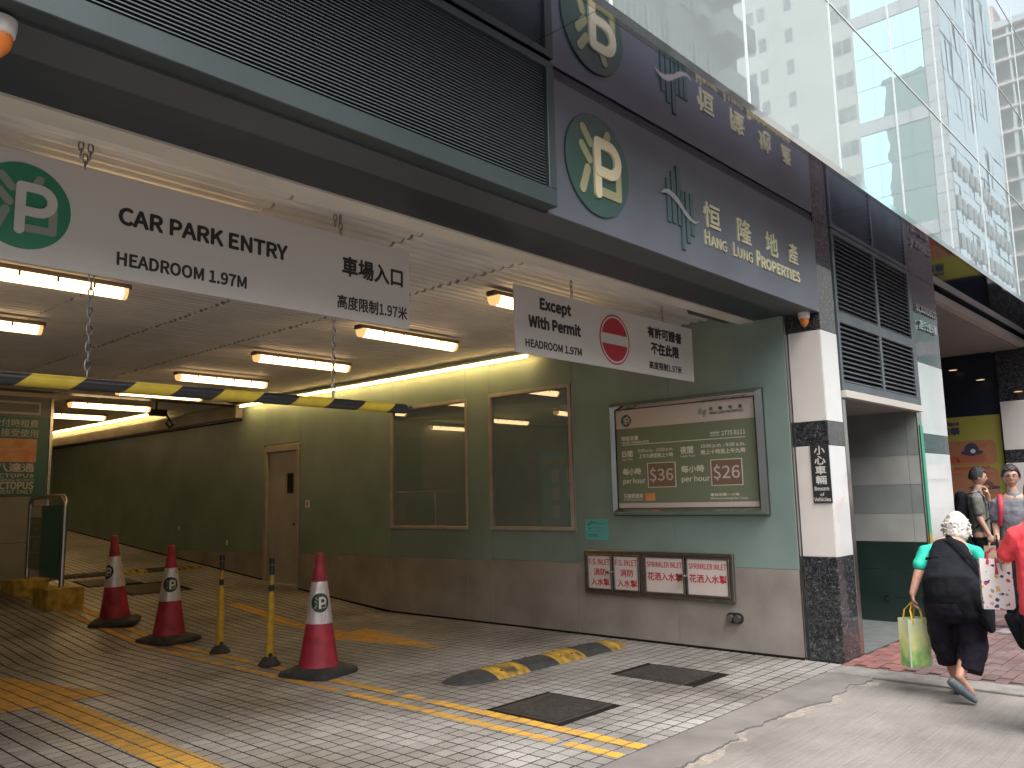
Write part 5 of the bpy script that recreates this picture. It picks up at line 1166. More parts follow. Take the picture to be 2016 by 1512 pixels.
def sweep(mb, pts, lat=(1, 0, 0), n=14, ends=True):
    """rounded limb: pts = (position, half width, half depth)"""
    pts = [(Vector(p), a, b) for p, a, b in pts]; lat = Vector(lat)
    ext = []
    for i, (p, a, b) in enumerate(pts):
        t = (pts[min(i+1, len(pts)-1)][0]-pts[max(i-1, 0)][0]).normalized()
        if ends and i == 0:
            for q in (.15, .55, .85): s_ = math.sqrt(1-(1-q)**2); ext.append((p-t*min(a, b)*(1-q), a*s_, b*s_, t))
        ext.append((p, a, b, t))
        if ends and i == len(pts)-1:
            for q in (.85, .55, .15): s_ = math.sqrt(1-(1-q)**2); ext.append((p+t*min(a, b)*(1-q), a*s_, b*s_, t))
    vs = []
    for p, a, b, t in ext:
        A = (lat - t*lat.dot(t)); A = A.normalized() if A.length > 1e-3 else Vector((0, 1, 0)); B = t.cross(A)
        for k in range(n): an = 2*math.pi*k/n; vs.append(p+A*a*math.cos(an)+B*b*math.sin(an))
    m_ = len(ext); fs = [(i*n+k, i*n+(k+1) % n, (i+1)*n+(k+1) % n, (i+1)*n+k) for i in range(m_-1) for k in range(n)] + [tuple(range(n))[::-1], tuple(range((m_-1)*n, m_*n))]
    mb.add(vs, fs)
def blob(name, mb, mat, parent, voxel=.011, smooth=3, disp=0, tex=None):
    o = mb.build(name, mat, parent, smooth=True)
    m_ = o.modifiers.new('remesh', 'REMESH'); m_.mode = 'VOXEL'; m_.voxel_size = voxel; m_.use_smooth_shade = True
    if smooth: s_ = o.modifiers.new('smooth', 'SMOOTH'); s_.iterations = smooth; s_.factor = .5
    if disp: d = o.modifiers.new('folds', 'DISPLACE'); d.texture = tex or clouds; d.strength = disp; d.mid_level = .5; d.texture_coords = 'GLOBAL'
    return o
def head(mb, c, yaw=0, pitch=0, s=1.0, ears=True):
    """head facing local -y when yaw = 0 (towards the viewer)"""
    R = Matrix.Rotation(yaw, 3, 'Z') @ Matrix.Rotation(pitch, 3, 'X'); c = Vector(c); nu, nv = 36, 28; vs = []
    g = lambda x, w_: math.exp(-(x/w_)**2)
    for j in range(nv+1):
        th = math.pi*j/nv
        for i in range(nu):
            ph = 2*math.pi*i/nu; x, y, z = math.sin(th)*math.sin(ph), -math.sin(th)*math.cos(ph), math.cos(th)
            X, Y, Z = x*.076, y*.094, z*.118
            if z < 0: X *= 1-.32*(-z)**1.4; Y *= 1-.10*(-z)
            if y > 0: Y *= 1.06 - .25*max(0, -z)
            if y < 0:
                Y -= .024*g(x, .13)*g(z+.18, .17) + .006*g(x, .4)*g(z-.22, .10) + .008*g(x, .25)*g(z+.52, .10) + .008*g(x, .3)*g(z+.85, .15)
                Y += .010*(g(x-.38, .17)+g(x+.38, .17))*g(z-.02, .12)
            vs.append(c+R@(Vector((X, Y, Z))*s))
    fs = [(j*nu+i, j*nu+(i+1) % nu, (j+1)*nu+(i+1) % nu, (j+1)*nu+i) for j in range(nv) for i in range(nu)]
    mb.add(vs, fs)
    if ears:
        for q in (-1, 1): sweep(mb, [(c+R@(Vector((q*.078, .012, .03))*s), .010*s, .018*s), (c+R@(Vector((q*.080, .008, -.03))*s), .008*s, .011*s)], lat=R@Vector((1, 0, 0)), n=8)
    return R
def face_bits(parent, c, R, s=1.0, glasses=False):
    c = Vector(c)
    for q in (-1, 1):
        e = MB(); e.obox(c+R@(Vector((q*.029, -.0865, .006))*s), R@Vector((1, 0, 0)), R@Vector((0, 1, 0)), R@Vector((0, 0, 1)), .011*s, .003*s, .0042*s); e.build('eye', M['ink'], parent, bev=.002)
        e = MB(); e.obox(c+R@(Vector((q*.030, -.0925, .026))*s), R@Vector((1, 0, q*-.1)), R@Vector((0, 1, 0)), R@Vector((0, 0, 1)), .017*s, .003*s, .0035*s); e.build('eyebrow', M['black_hair'], parent, bev=.002)
    e = MB(); e.obox(c+R@(Vector((0, -.100, -.062))*s), R@Vector((1, 0, 0)), R@Vector((0, 1, 0)), R@Vector((0, 0, 1)), .021*s, .004*s, .0055*s); e.build('mouth', MAT('lips', (.35, .13, .11), .5), parent, bev=.003)
    if glasses:
        e = MB()
        for q in (-1, 1):
            pts = [c+R@(Vector((q*.030+.022*math.cos(a), -.104, .004+.016*math.sin(a)))*s) for a in [2*math.pi*k/16 for k in range(17)]]
            e.tube(pts, .0016*s, 5, cap=False); e.tube([c+R@(Vector((q*.052, -.103, .008))*s), c+R@(Vector((q*.083, .0, .008))*s)], .0018*s, 5)
        e.tube([c+R@(Vector((-.008, -.105, .008))*s), c+R@(Vector((.008, -.105, .008))*s)], .0018*s, 5); e.build('glasses', M['ink'], parent)
def hand(mb, w, d, palm, s=1.0, curl=.6, side=1):
    """w wrist, d direction of the hand, palm = normal of the palm; five separate fingers"""
    w, d, palm = Vector(w), Vector(d).normalized(), Vector(palm); palm = (palm - d*palm.dot(d)).normalized(); sd = d.cross(palm)*side
    sweep(mb, [(w, .026*s, .018*s), (w+d*.035*s, .034*s, .015*s), (w+d*.075*s, .038*s, .014*s)], lat=sd, n=12)
    for k, L in enumerate((.068, .078, .072, .056)):
        b = w+d*.078*s+sd*(.030-.020*k)*s; p = b; dr = d.copy(); pts = [(b-d*.02*s, .0095*s, .0095*s)]
        for q in range(3):
            pts.append((p, .0092*s*(1-.06*q), .0088*s*(1-.06*q))); dr = (dr + palm*curl*(.5+.5*q)).normalized(); p = p+dr*L*s*(.42, .32, .26)[q]
        pts.append((p, .0075*s, .0072*s)); sweep(mb, pts, lat=sd, n=8)
    b = w+d*.03*s+sd*.030*s; sweep(mb, [(b, .012*s, .012*s), (b+(sd*.6+d*.6+palm*.3)*.03*s, .0105*s, .0105*s), (b+(sd*.5+d*.9+palm*.7)*.055*s, .009*s, .009*s)], lat=palm, n=8)
def hair_cap(mb, c, R, s=1.0, low=-.05, thick=.014, front=.35):
    c = Vector(c); nu, nv = 32, 18; rings = []
    for j in range(nv+1):
        th = math.pi*.62*j/nv
        row = []
        for i in range(nu):
            ph = 2*math.pi*i/nu; y = -math.cos(ph)
            lim = min(th, math.pi*((.60 if y > .1 else .50 if y > -.55 else .335)+.03*math.sin(ph*9)+.012*math.sin(ph*23)))
            x, yy, z = math.sin(lim)*math.sin(ph), -math.sin(lim)*math.cos(ph), math.cos(lim)
            wob_ = 1+.07*noise.noise(Vector((x*5, yy*5, z*5+c.x)))+.05*noise.noise(Vector((x*17, yy*17, z*9+c.x)))
            row.append(c+R@(Vector((x*(.076+thick), yy*(.097+thick), z*(.118+thick)))*s*wob_))
        rings.append(row)
    inner = [[c+(p-c)*.86 for p in row] for row in rings]
    vs = [p for row in rings for p in row]+[p for row in inner for p in row]; m_ = (nv+1)*nu
    fs = [(j*nu+i, j*nu+(i+1) % nu, (j+1)*nu+(i+1) % nu, (j+1)*nu+i) for j in range(nv) for i in range(nu)]
    fs += [tuple(m_+q for q in f[::-1]) for f in fs[:]]
    fs += [(nv*nu+i, nv*nu+(i+1) % nu, m_+nv*nu+(i+1) % nu, m_+nv*nu+i) for i in range(nu)]
    mb.add(vs, fs)
def shoe(mb, heel, toe, up=(0, 0, 1)):
    h, t = Vector(heel), Vector(toe); d = (t-h).normalized(); L = (t-h).length
    sweep(mb, [(h+d*.02, .034, .034), (h+d*L*.35, .036, .036), (h+d*L*.65, .044, .028), (h+d*L*.9, .040, .020)], lat=Vector(up).cross(d), n=14)
DV = Vector((7.0, 1.8, 0)).normalized(); RZ = math.atan2(DV.y, DV.x) - math.pi/2     # local y = away from the camera, local x = to the right in view
# --- elderly woman walking away, bent forward
lt = thing('person', (6.973, 1.906, 0), 'bent elderly woman with white curly hair in black tunic over turquoise sleeves, walking away', 'person', rz=RZ)
mb = MB()
sweep(mb, [((0, -.02, .78), .14, .12), ((0, .08, .92), .14, .11), ((0, .22, 1.03), .15, .10), ((0, .32, 1.10), .13, .08)])
sweep(mb, [((0, .32, 1.08), .06, .06), ((.03, .40, 1.13), .052, .052), ((.05, .44, 1.17), .05, .05)])
for q, el, wr in ((-1, (-.235, .18, .90), (-.285, .12, .745)), (1, (.25, .24, .88), (.20, .44, .84))):
    sweep(mb, [((q*.10, .30, 1.07), .05, .05), ((q*.17, .29, 1.05), .047, .047), (el, .036, .036), (wr, .026, .024)])
for kn, an in (((-.09, .10, .43), (-.03, .17, .085)), ((.09, .06, .43), (-.005, -.15, .20))):
    sweep(mb, [((kn[0], 0, .76), .09, .09), (kn, .06, .06), ((an[0]*.6+kn[0]*.4, an[1]*.6+kn[1]*.4+-.01, an[2]*.6+kn[2]*.4), .047, .047), (an, .032, .034)])
sweep(mb, [((-.03, .15, .06), .03, .03), ((-.02, .3, .035), .03, .02)]); sweep(mb, [((-.01, -.16, .19), .03, .03), ((.06, -.12, .07), .03, .022)])
R_ = head(mb, (.06, .475, 1.21), yaw=math.pi*.86, pitch=-.1, s=.93)
hand(mb, (-.285, .12, .745), (-.05, .02, -1), (1, 0, 0), .92, .95, 1); hand(mb, (.20, .44, .84), (-.3, 1, -.1), (-1, 0, 0), .92, .7, 1)
blob('body', mb, M['skin_old'], lt, .009, 2)
mb = MB(); head_c = Vector((.06, .465, 1.225))
for j in range(15):
    pass
sweep(mb, [((.055, .42, 1.185), .085, .08), ((.06, .455, 1.24), .100, .102), ((.06, .475, 1.29), .08, .085)], n=18)
for k in range(620):
    a = random.uniform(0, 2*math.pi); b = random.uniform(-.55, 1.4); rr = .096
    p = head_c+Vector((math.cos(a)*math.cos(b)*rr*1.0, math.sin(a)*math.cos(b)*rr*1.02, math.sin(b)*rr*1.02)) 
    if p.y > .53 and p.z < 1.22: continue
    q = Vector((random.uniform(-1, 1), random.uniform(-1, 1), random.uniform(-1, 1)))*.02; sweep(mb, [(p, .008, .008), (p+q*1.2, .005, .005)], n=6)
blob('hair', mb, M['white_hair'], lt, .005, 0, .006, curls)
mb = MB()   # trousers: wide and cropped
sweep(mb, [((0, -.03, .70), .20, .17), ((0, -.02, .84), .19, .16)], n=20)
sweep(mb, [((-.10, -.01, .72), .11, .135), ((-.105, .04, .52), .096, .115), ((-.095, .08, .38), .092, .11), ((-.065, .11, .25), .080, .10)], n=18, ends=False)
sweep(mb, [((.09, -.03, .72), .12, .14), ((.10, .0, .52), .108, .12), ((.095, -.02, .38), .10, .11), ((.06, -.08, .215), .088, .10)], n=18, ends=False)
blob('trousers', mb, M['plum_cloth'], lt, .010, 2, .03)
mb = MB()   # turquoise blouse sleeves
for q, el in ((-1, (-.225, .20, .955)), (1, (.25, .24, .91))):
    sweep(mb, [((q*.10, .30, 1.07), .06, .06), ((q*.175, .28, 1.055), .058, .062), (el, .050, .054)], ends=True)
blob('blouse', mb, M['turquoise'], lt, .010, 2, .018)
mb = MB()   # black tunic
sweep(mb, [((0, -.05, .775), .205, .165), ((0, -.04, .84), .210, .165), ((0, .02, .91), .188, .135), ((0, .12, .985), .155, .105), ((0, .22, 1.045), .145, .098), ((0, .30, 1.085), .135, .088), ((.02, .36, 1.11), .085, .055)], n=22)
sweep(mb, [((.13, -.08, .80), .10, .12), ((.19, -.08, .66), .075, .12), ((.225, -.07, .53), .03, .10)], n=14); sweep(mb, [((.05, -.13, .74), .12, .08), ((.10, -.12, .64), .09, .07)], n=14)
blob('tunic', mb, M['black_cloth'], lt, .009, 2, .016)
mb = MB(); sweep(mb, [((-.17, .10, 1.015), .010, .006), ((-.10, .02, 1.03), .010, .006), ((0, -.012, 1.035), .010, .006), ((.10, .02, 1.03), .010, .006), ((.17, .10, 1.01), .010, .006)], lat=(0, 0, 1), n=6); mb.build('yoke_seam', M['black_cloth'], lt, smooth=True)
mb = MB(); sweep(mb, [((-.01, .20, 1.185), .02, .006), ((.06, .075, 1.12), .02, .006), ((.13, -.05, 1.045), .021, .006), ((.20, -.10, .93), .021, .006), ((.245, -.10, .80), .021, .006)], lat=(1, .3, .5), n=8); mb.build('bag_strap', M['black_cloth'], lt, smooth=True)
MB().obox((.0, .19, 1.192), (.8, -.5, -.3), (.3, .8, 0), UZ, .022, .016, .005).build('buckle', M['steel'], lt)
mb = MB(); shoe(mb, (-.03, .12, .045), (-.015, .34, .035)); blob('shoe', mb, M['shoe'], lt, .008, 2)
mb = MB(); sweep(mb, [((-.06, -.19, .155), .034, .034), ((-.015, -.18, .115), .042, .036), ((.04, -.16, .065), .046, .03), ((.075, -.15, .035), .038, .022)], lat=(0, 1, 0)); blob('shoe', mb, M['shoe'], lt, .008, 2)
# shopping bag in her left hand
def gift_bag(name, label, loc, rz, w_, d_, h_, mat, hm, hz, parts=True):
    t = thing(name, loc, label, 'bag', rz=rz); mb = MB(); n_ = 8
    for (ax_, ay, bx, by) in ((-w_/2, -d_/2, w_/2, -d_/2), (w_/2, -d_/2, w_/2, d_/2), (w_/2, d_/2, -w_/2, d_/2), (-w_/2, d_/2, -w_/2, -d_/2)):
        vs = []
        for j in range(n_+1):
            for i in range(n_+1):
                u_, v_ = i/n_, j/n_; sag = .006*math.sin(u_*math.pi)*math.sin(v_*5); x_, y_ = ax_+(bx-ax_)*u_, ay+(by-ay)*u_; nx, ny = (by-ay), -(bx-ax_); L = math.hypot(nx, ny)
                vs.append((x_+nx/L*sag, y_+ny/L*sag, h_*v_))
        mb.add(vs, [(j*(n_+1)+i, j*(n_+1)+i+1, (j+1)*(n_+1)+i+1, (j+1)*(n_+1)+i) for j in range(n_) for i in range(n_)])
    mb.quad((-w_/2, -d_/2, .001), (w_/2, -d_/2, .001), (w_/2, d_/2, .001), (-w_/2, d_/2, .001)); o = mb.build('bag_body', mat, t, smooth=True)
    for s_ in (-1, 1):
        pts = [(-w_*.25, s_*d_/2, h_-.03), (-w_*.23, s_*d_*.3, h_+hz*.5), (0, 0, h_+hz), (w_*.23, s_*d_*.3, h_+hz*.5), (w_*.25, s_*d_/2, h_-.03)]
        mb = MB(); sweep(mb, [(p, .009, .004) for p in pts], n=8); mb.build('handle', hm, t, smooth=True)
    return t
def bag_print(name, cols, scale, bands=False):
    m = MAT(name, cols[0], .35); n = m.node_tree.nodes; l = m.node_tree.links; b = n['Principled BSDF']; tc = n.new('ShaderNodeTexCoord')
    if bands:
        nz = n.new('ShaderNodeTexNoise'); nz.inputs['Scale'].default_value = scale; l.new(tc.outputs['Object'], nz.inputs[0]); sp_ = n.new('ShaderNodeSeparateXYZ'); l.new(tc.outputs['Object'], sp_.inputs[0])
        ma = n.new('ShaderNodeMath'); ma.operation = 'MULTIPLY_ADD'; ma.inputs[1].default_value = 2.2; l.new(sp_.outputs['Z'], ma.inputs[0]); m2 = n.new('ShaderNodeMath'); m2.operation = 'MULTIPLY_ADD'; m2.inputs[1].default_value = .9; m2.inputs[2].default_value = -.42; l.new(nz.outputs[0], m2.inputs[0]); l.new(m2.outputs[0], ma.inputs[2])
        r = n.new('ShaderNodeValToRGB'); e = r.color_ramp.elements; e[0].color = (*cols[0], 1); e[1].color = (*cols[-1], 1)
        for k, c in enumerate(cols[1:-1]): x = e.new((k+1)/(len(cols)-1)); x.color = (*c, 1)
        l.new(ma.outputs[0], r.inputs[0]); l.new(r.outputs[0], b.inputs['Base Color'])
    else:
        nz = n.new('ShaderNodeTexNoise'); nz.inputs['Scale'].default_value = 20; l.new(tc.outputs['Object'], nz.inputs[0]); mxv = n.new('ShaderNodeMixRGB'); mxv.inputs[0].default_value = .05; l.new(tc.outputs['Object'], mxv.inputs[1]); l.new(nz.outputs['Color'], mxv.inputs[2])
        vo = n.new('ShaderNodeTexVoronoi'); vo.inputs['Scale'].default_value = scale; l.new(mxv.outputs[0], vo.inputs['Vector'])
        lt_ = n.new('ShaderNodeMath'); lt_.operation = 'LESS_THAN'; lt_.inputs[1].default_value = .33; l.new(vo.outputs['Distance'], lt_.inputs[0])
        sx_ = n.new('ShaderNodeSeparateColor'); l.new(vo.outputs['Color'], sx_.inputs[0]); r = n.new('ShaderNodeValToRGB'); r.color_ramp.interpolation = 'CONSTANT'; e = r.color_ramp.elements; e[0].color = (*cols[1], 1); e[1].color = (*cols[-1], 1); e[1].position = .85
        for k, c in enumerate(cols[2:-1]): x = e.new((k+1)*.85/(len(cols)-2)); x.color = (*c, 1)
        l.new(sx_.outputs[0], r.inputs[0]); mx = n.new('ShaderNodeMixRGB'); mx.inputs[1].default_value = (*cols[0], 1); l.new(lt_.outputs[0], mx.inputs[0]); l.new(r.outputs[0], mx.inputs[2]); l.new(mx.outputs[0], b.inputs['Base Color'])
    return m
def at_(root, p):
    return root.matrix_basis @ Vector(p)
def W(root, p):
    c, s_ = math.cos(root.rotation_euler.z), math.sin(root.rotation_euler.z); return (root.location.x+c*p[0]-s_*p[1], root.location.y+s_*p[0]+c*p[1], p[2])
gl = W(lt, (-.30, .12, .20))
g1 = gift_bag('shopping_bag', 'glossy green and yellow shopping bag with yellow handles in the old woman\'s left hand', gl, RZ+.75, .19, .11, .36, bag_print('spring_print', [(.16, .38, .10), (.45, .60, .22), (.70, .68, .30), (.62, .70, .42), (.72, .70, .62)], 13, True), M['bag_yellow'], .12)
MB().box(-.098, -.088, -.058, -.052, 0, .36).box(.088, .098, -.058, -.052, 0, .36).build('white_edge', M['plastic_white'], g1)
# --- person in the red shirt, cut by the right edge
rt = thing('person', (6.305, 1.15, 0), 'person in bright red shirt and black trousers at the right photo edge, back turned', 'person', rz=math.atan2(1.15, 6.305)-math.pi/2)
mb = MB(); sweep(mb, [((0, 0, .80), .14, .11), ((0, .01, 1.0), .13, .10), ((0, .03, 1.2), .15, .10), ((0, .03, 1.29), .14, .08)]); sweep(mb, [((0, .03, 1.3), .055, .055), ((0, .05, 1.40), .05, .05)])
for q, el, wr in ((-1, (-.225, .08, 1.10), (-.27, .24, 1.06)), (1, (.27, .03, 1.05), (.28, .05, .82))): sweep(mb, [((q*.10, .02, 1.27), .05, .05), ((q*.17, .02, 1.25), .047, .047), (el, .04, .04), (wr, .026, .024)])
for q in (-1, 1): sweep(mb, [((q*.09, 0, .80), .09, .09), ((q*.10, .02, .45), .058, .06), ((q*.10, -.02, .08), .036, .036)]); sweep(mb, [((q*.10, -.03, .05), .03, .03), ((q*.11, .13, .035), .032, .02)])
head(mb, (0, .07, 1.50), yaw=math.pi); hand(mb, (-.27, .24, 1.06), (-.1, .5, -.6), (1, 0, 0), .95, .9); hand(mb, (.28, .05, .82), (0, .1, -1), (-1, 0, 0), .95, .5, -1)
blob('body', mb, M['skin_a'], rt, .010, 2)
mb = MB(); hair_cap(mb, (0, .07, 1.50), Matrix.Rotation(math.pi, 3, 'Z'), 1.02, thick=.018); mb.build('hair', M['black_hair'], rt, smooth=True)
mb = MB(); sweep(mb, [((0, 0, .765), .185, .155), ((0, 0, .9), .18, .145), ((0, .01, 1.1), .18, .13), ((0, .03, 1.24), .185, .115), ((0, .03, 1.315), .12, .08)], n=22)
sweep(mb, [((-.10, .02, 1.255), .062, .068), ((-.165, .02, 1.24), .060, .068), ((-.228, .07, 1.115), .055, .064)], n=16); sweep(mb, [((.12, .02, 1.26), .075, .08), ((.20, .02, 1.25), .08, .085), ((.272, .04, 1.05), .075, .08)], n=16)
blob('shirt', mb, M['red_cloth'], rt, .010, 2, .02)
mb = MB(); sweep(mb, [((0, 0, .74), .165, .14), ((0, 0, .84), .16, .13)], n=18)
for q in (-1, 1): sweep(mb, [((q*.09, 0, .74), .10, .115), ((q*.10, .02, .45), .085, .09), ((q*.105, -.01, .06), .07, .08)], n=16, ends=False)
blob('trousers', mb, M['black_cloth'], rt, .011, 2, .02)
for q in (-1, 1): mb = MB(); shoe(mb, (q*.10, -.06, .042), (q*.115, .19, .035)); blob('shoe', mb, M['sole'], rt, .009, 2)
g2 = gift_bag('floral_bag', 'white floral print gift bag with dark red handles held by the red shirted person', W(rt, (-.31, .26, .735)), RZ+.1, .19, .08, .335, bag_print('floral_print', [(.72, .68, .66), (.5, .05, .12), (.05, .04, .12), (.6, .4, .12), (.65, .3, .4), (.3, .3, .35)], 26), M['strap_red'], .07)
MB().tube([(-.0, -.05, .345), (.0, -.055, .28), (.0, -.056, .235)], [.004, .005, .012], 8).build('tassel', M['strap_red'], g2)
t = thing('handbag', W(rt, (-.19, .12, .60)), 'black handbag hanging at the hip of the red shirted person', 'bag', rz=RZ); mb = MB(); sweep(mb, [((-.06, 0, .10), .03, .05), ((-.02, 0, .04), .05, .06), ((.02, 0, -.06), .05, .06)], lat=(1, 0, 1), n=14); blob('pouch', mb, M['black_cloth'], t, .009, 2); MB().tube([(-.04, 0, .12), (.02, .0, .2), (.08, .03, .3)], .008, 8).build('strap', M['black_cloth'], t)
# --- young man walking towards the camera
mt = thing('person', (10.55, 2.19, 0), 'young man with glasses in grey T-shirt and red backpack straps facing the street', 'person', rz=math.atan2(2.19, 10.55)-math.pi/2)
mb = MB(); sweep(mb, [((.01, 0, .95), .14, .11), ((.01, 0, 1.15), .13, .10), ((.01, 0, 1.33), .15, .10), ((.01, 0, 1.42), .13, .08)]); sweep(mb, [((.01, .01, 1.42), .058, .058), ((0, 0, 1.54), .052, .052)])
for q, el, wr in ((-1, (-.185, .03, 1.16), (-.19, -.10, .985)), (1, (.21, .03, 1.15), (.22, -.02, .9))): sweep(mb, [((.01+q*.10, 0, 1.41), .055, .055), ((.01+q*.17, .01, 1.385), .05, .05), (el, .041, .041), (wr, .027, .025)])
for q in (-1, 1): sweep(mb, [((q*.09, 0, .92), .09, .09), ((q*.10, -.02, .5), .06, .062), ((q*.10, .02, .08), .038, .038)]); sweep(mb, [((q*.10, .02, .05), .03, .03), ((q*.11, -.14, .035), .032, .02)])
Rm = head(mb, (0, -.01, 1.665), yaw=.06); hand(mb, (-.19, -.10, .985), (-.05, -.3, -1), (1, 0, 0), 1, .95, -1); hand(mb, (.22, -.02, .9), (0, -.1, -1), (-1, 0, 0), 1, .6)
blob('body', mb, M['skin_a'], mt, .0085, 1); face_bits(mt, (0, -.01, 1.665), Rm, 1, True)
mb = MB(); hair_cap(mb, (0, -.005, 1.672), Rm, 1.0, thick=.020); mb.build('hair', M['black_hair'], mt, smooth=True)
mb = MB(); sweep(mb, [((.01, 0, .90), .165, .13), ((.01, 0, 1.1), .16, .125), ((.01, 0, 1.3), .178, .125), ((.01, 0, 1.40), .165, .10), ((.01, 0, 1.455), .085, .07)], n=22)
sweep(mb, [((-.10, 0, 1.40), .07, .07), ((-.165, .01, 1.385), .068, .07), ((-.187, .02, 1.21), .062, .065)], n=16); sweep(mb, [((.12, 0, 1.40), .07, .07), ((.185, .01, 1.385), .068, .07), ((.213, .02, 1.21), .062, .065)], n=16)
blob('shirt', mb, M['grey_cloth'], mt, .0095, 2, .022)
for q in (-1, 1): mb = MB(); x_ = .01+q*.125; sweep(mb, [((x_, .06, 1.475), .026, .012), ((x_+q*.005, -.05, 1.465), .026, .012), ((x_+q*.005, -.12, 1.38), .026, .010), ((x_+q*.01, -.14, 1.28), .024, .009), ((x_+q*.03, -.10, 1.14), .02, .009)], n=10); mb.build('backpack_strap', M['strap_red'], mt, smooth=True)
mb = MB(); sweep(mb, [((.01, .20, 1.05), .14, .09), ((.01, .20, 1.38), .13, .08)], n=16); blob('backpack', mb, M['strap_red'], mt, .015, 2)
mb = MB(); sweep(mb, [((.01, 0, .90), .155, .125), ((.01, 0, .97), .15, .12)], n=18)
for q in (-1, 1): sweep(mb, [((q*.09, 0, .90), .095, .105), ((q*.10, -.02, .5), .08, .085), ((q*.10, .02, .06), .065, .07)], n=16, ends=False)
blob('trousers', mb, M['black_cloth'], mt, .011, 2, .02)
for q in (-1, 1): mb = MB(); shoe(mb, (q*.10, .05, .042), (q*.115, -.2, .035)); blob('shoe', mb, M['sole'], mt, .009, 2)
t = thing('umbrella', W(mt, (-.19, -.17, .90)), 'short folded black umbrella in the hand of the man with glasses', 'umbrella', rz=RZ); MB().tube([(0, 0, .09), (.0, -.02, .0), (.01, -.04, -.1), (.01, -.05, -.2)], [.012, .018, .026, .012], 10).build('canopy', M['black_cloth'], t, smooth=True); MB().tube([(0, .0, .09), (0, .01, .14)], .009, 8).build('handle', M['ink'], t)
# --- young man in profile behind the second pillar
st_ = thing('person', (12.45, 3.0, .012), 'young man in profile with grey-green T-shirt and black backpack beside the yellow poster', 'person', rz=math.atan2(3.0, 12.45)-math.pi/2)
mb = MB(); sweep(mb, [((0, 0, .95), .10, .14), ((0, 0, 1.15), .10, .13), ((-.01, 0, 1.35), .105, .15), ((-.01, 0, 1.44), .08, .13)], lat=(1, 0, 0)); sweep(mb, [((-.01, 0, 1.44), .055, .055), ((.02, 0, 1.56), .052, .052)])
sweep(mb, [((-.01, -.10, 1.42), .055, .055), ((-.01, -.17, 1.40), .05, .05), ((-.0, -.19, 1.15), .041, .041), ((.09, -.19, .94), .027, .025)]); sweep(mb, [((0, .10, 1.42), .055, .055), ((.0, .17, 1.40), .05, .05), ((.12, .14, 1.20), .041, .041), ((.13, .03, 1.44), .027, .025)])
for q in (-1, 1): sweep(mb, [((0, q*.08, .92), .09, .09), ((.02, q*.09, .5), .06, .062), ((-.01, q*.09, .08), .038, .038)]); sweep(mb, [((-.01, q*.09, .05), .03, .03), ((.15, q*.09, .035), .032, .02)])
Rs = head(mb, (.035, -.01, 1.685), yaw=math.pi/2+.1, pitch=.08); hand(mb, (.09, -.19, .94), (.2, 0, -1), (0, 1, 0), 1, .95); hand(mb, (.13, .03, 1.44), (-.1, -.1, 1), (-1, 0, 0), 1, .8)
blob('body', mb, M['skin_a'], st_, .010, 1); face_bits(st_, (.035, -.01, 1.685), Rs, 1)
mb = MB(); hair_cap(mb, (.032, -.01, 1.692), Rs, 1.0, thick=.018); mb.build('hair', M['black_hair'], st_, smooth=True)
mb = MB(); sweep(mb, [((0, 0, .90), .12, .155), ((0, 0, 1.1), .12, .15), ((-.01, 0, 1.33), .13, .17), ((-.01, 0, 1.42), .11, .15), ((0, 0, 1.48), .07, .08)], lat=(1, 0, 0), n=20); sweep(mb, [((-.01, -.12, 1.42), .07, .07), ((-.01, -.18, 1.40), .068, .068), ((-.005, -.195, 1.22), .06, .06)], n=14); sweep(mb, [((0, .12, 1.42), .07, .07), ((.0, .18, 1.40), .068, .068), ((.06, .17, 1.28), .06, .06)], n=14)
blob('shirt', mb, M['grey_green'], st_, .010, 2, .02)
mb = MB(); sweep(mb, [((-.20, 0, 1.0), .10, .14), ((-.21, 0, 1.2), .11, .15), ((-.19, 0, 1.43), .08, .12)], lat=(1, 0, 0), n=16); blob('backpack', mb, M['black_cloth'], st_, .014, 2, .02)
mb = MB(); sweep(mb, [((-.12, -.12, 1.46), .02, .008), ((.02, -.13, 1.49), .02, .008), ((.12, -.12, 1.36), .02, .008), ((.12, -.13, 1.15), .018, .008), ((-.05, -.15, 1.02), .018, .008)], lat=(0, 1, 0), n=8); mb.build('backpack_strap', M['black_cloth'], st_, smooth=True)
mb = MB(); sweep(mb, [((0, 0, .88), .12, .15), ((0, 0, .96), .115, .14)], lat=(1, 0, 0), n=18)
for q in (-1, 1): sweep(mb, [((0, q*.08, .90), .10, .095), ((.02, q*.09, .5), .08, .08), ((-.01, q*.09, .06), .07, .065)], n=16, ends=False)
blob('trousers', mb, M['black_cloth'], st_, .012, 2, .02)
for q in (-1, 1): mb = MB(); shoe(mb, (-.05, q*.09, .042), (.2, q*.09, .035)); blob('shoe', mb, M['sole'], st_, .009, 2)
gift_bag('paper_bag', 'brown paper bag with folded top carried by the man in profile', W(st_, (.14, -.20, .54)), RZ+.1, .26, .12, .27, M['kraft'], M['kraft'], .06)
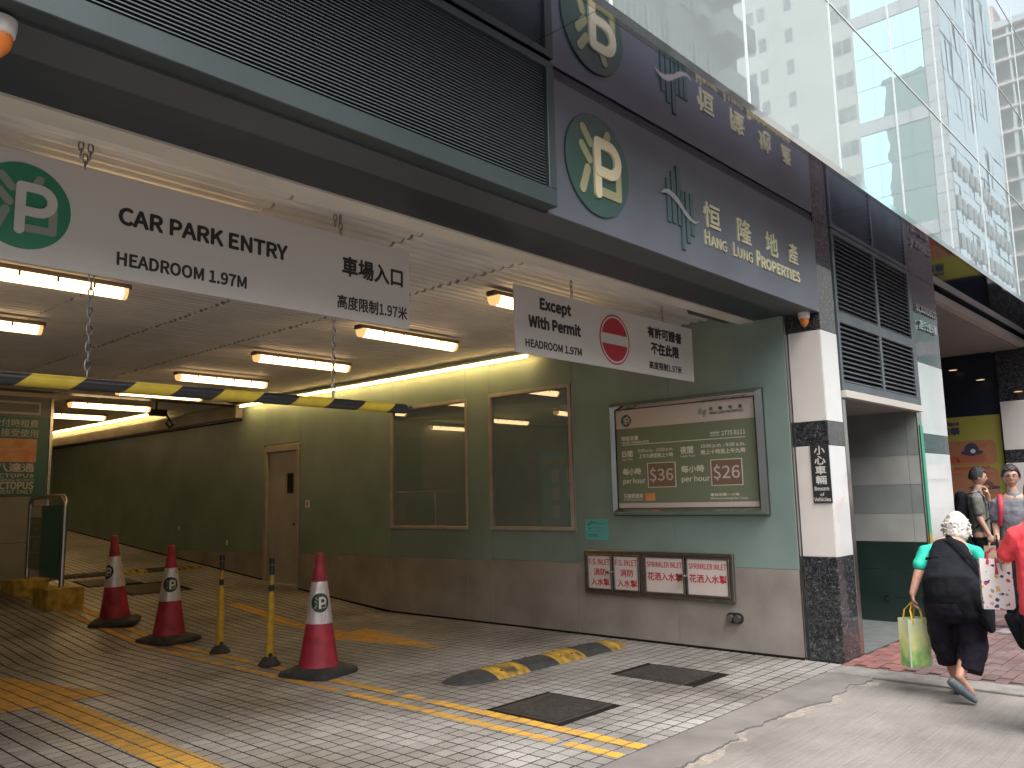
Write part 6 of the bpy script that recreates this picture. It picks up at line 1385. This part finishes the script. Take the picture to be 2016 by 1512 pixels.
# --- attendant in the booth
bpx = P(1056, 1030, 0, 8.35); bt0 = thing('person', (bpx.x, bpx.y, .06), 'dark haired attendant sitting low behind the booth window nearer the street', 'person', rz=RZ)
mb = MB(); hz_ = 1.12; sweep(mb, [((0, 0, .5), .15, .11), ((0, 0, .75), .14, .10), ((0, 0, .90), .15, .10)]); sweep(mb, [((0, 0, .93), .055, .055), ((0.01, 0, 1.03), .05, .05)])
for q in (-1, 1): sweep(mb, [((q*.1, 0, .9), .055, .055), ((q*.17, 0, .88), .05, .05), ((q*.2, .05, .65), .04, .04), ((q*.15, -.2, .62), .027, .025)]); hand(mb, (q*.15, -.2, .62), (0, -1, 0), (0, 0, -1), .9, .4); sweep(mb, [((q*.09, 0, .5), .08, .08), ((q*.1, -.4, .48), .06, .06), ((q*.1, -.4, .06), .035, .035)]); sweep(mb, [((q*.1, -.4, .04), .03, .03), ((q*.1, -.55, .03), .03, .02)])
Rb = head(mb, (.02, 0, hz_), yaw=1.2, pitch=.2); blob('body', mb, M['skin_a'], bt0, .011, 2)
mb = MB(); hair_cap(mb, (.02, 0, hz_+.006), Rb, 1.02, thick=.02); mb.build('hair', M['black_hair'], bt0, smooth=True)
mb = MB(); sweep(mb, [((0, 0, .5), .17, .13), ((0, 0, .75), .165, .125), ((0, 0, .92), .15, .10)], n=18); sweep(mb, [((-.17, 0, .88), .065, .065), ((-.2, .05, .68), .055, .055)]); sweep(mb, [((.17, 0, .88), .065, .065), ((.2, .05, .68), .055, .055)]); blob('shirt', mb, M['paper_white'], bt0, .012, 2)
mb = MB(); sweep(mb, [((0, 0, .42), .17, .15), ((0, 0, .52), .16, .13)]); [sweep(mb, [((q*.09, 0, .47), .10, .09), ((q*.1, -.38, .46), .085, .08), ((q*.1, -.4, .12), .07, .07)]) for q in (-1, 1)]; blob('trousers', mb, M['black_cloth'], bt0, .013, 2)
ch = thing('office_chair', (bpx.x, bpx.y, .06), 'plain dark stool under the booth attendant', 'stool', rz=RZ); mb = MB(); mb.tube([(0, .02, .30), (0, .02, .37)], .2, 24); mb.build('seat', M['ink'], ch, smooth=True); MB().tube([(0, .02, .03), (0, .02, .30)], .03, 12).build('stem', M['steel'], ch); MB().tube([(0, .02, 0), (0, .02, .03)], .22, 20).build('foot', M['ink'], ch)
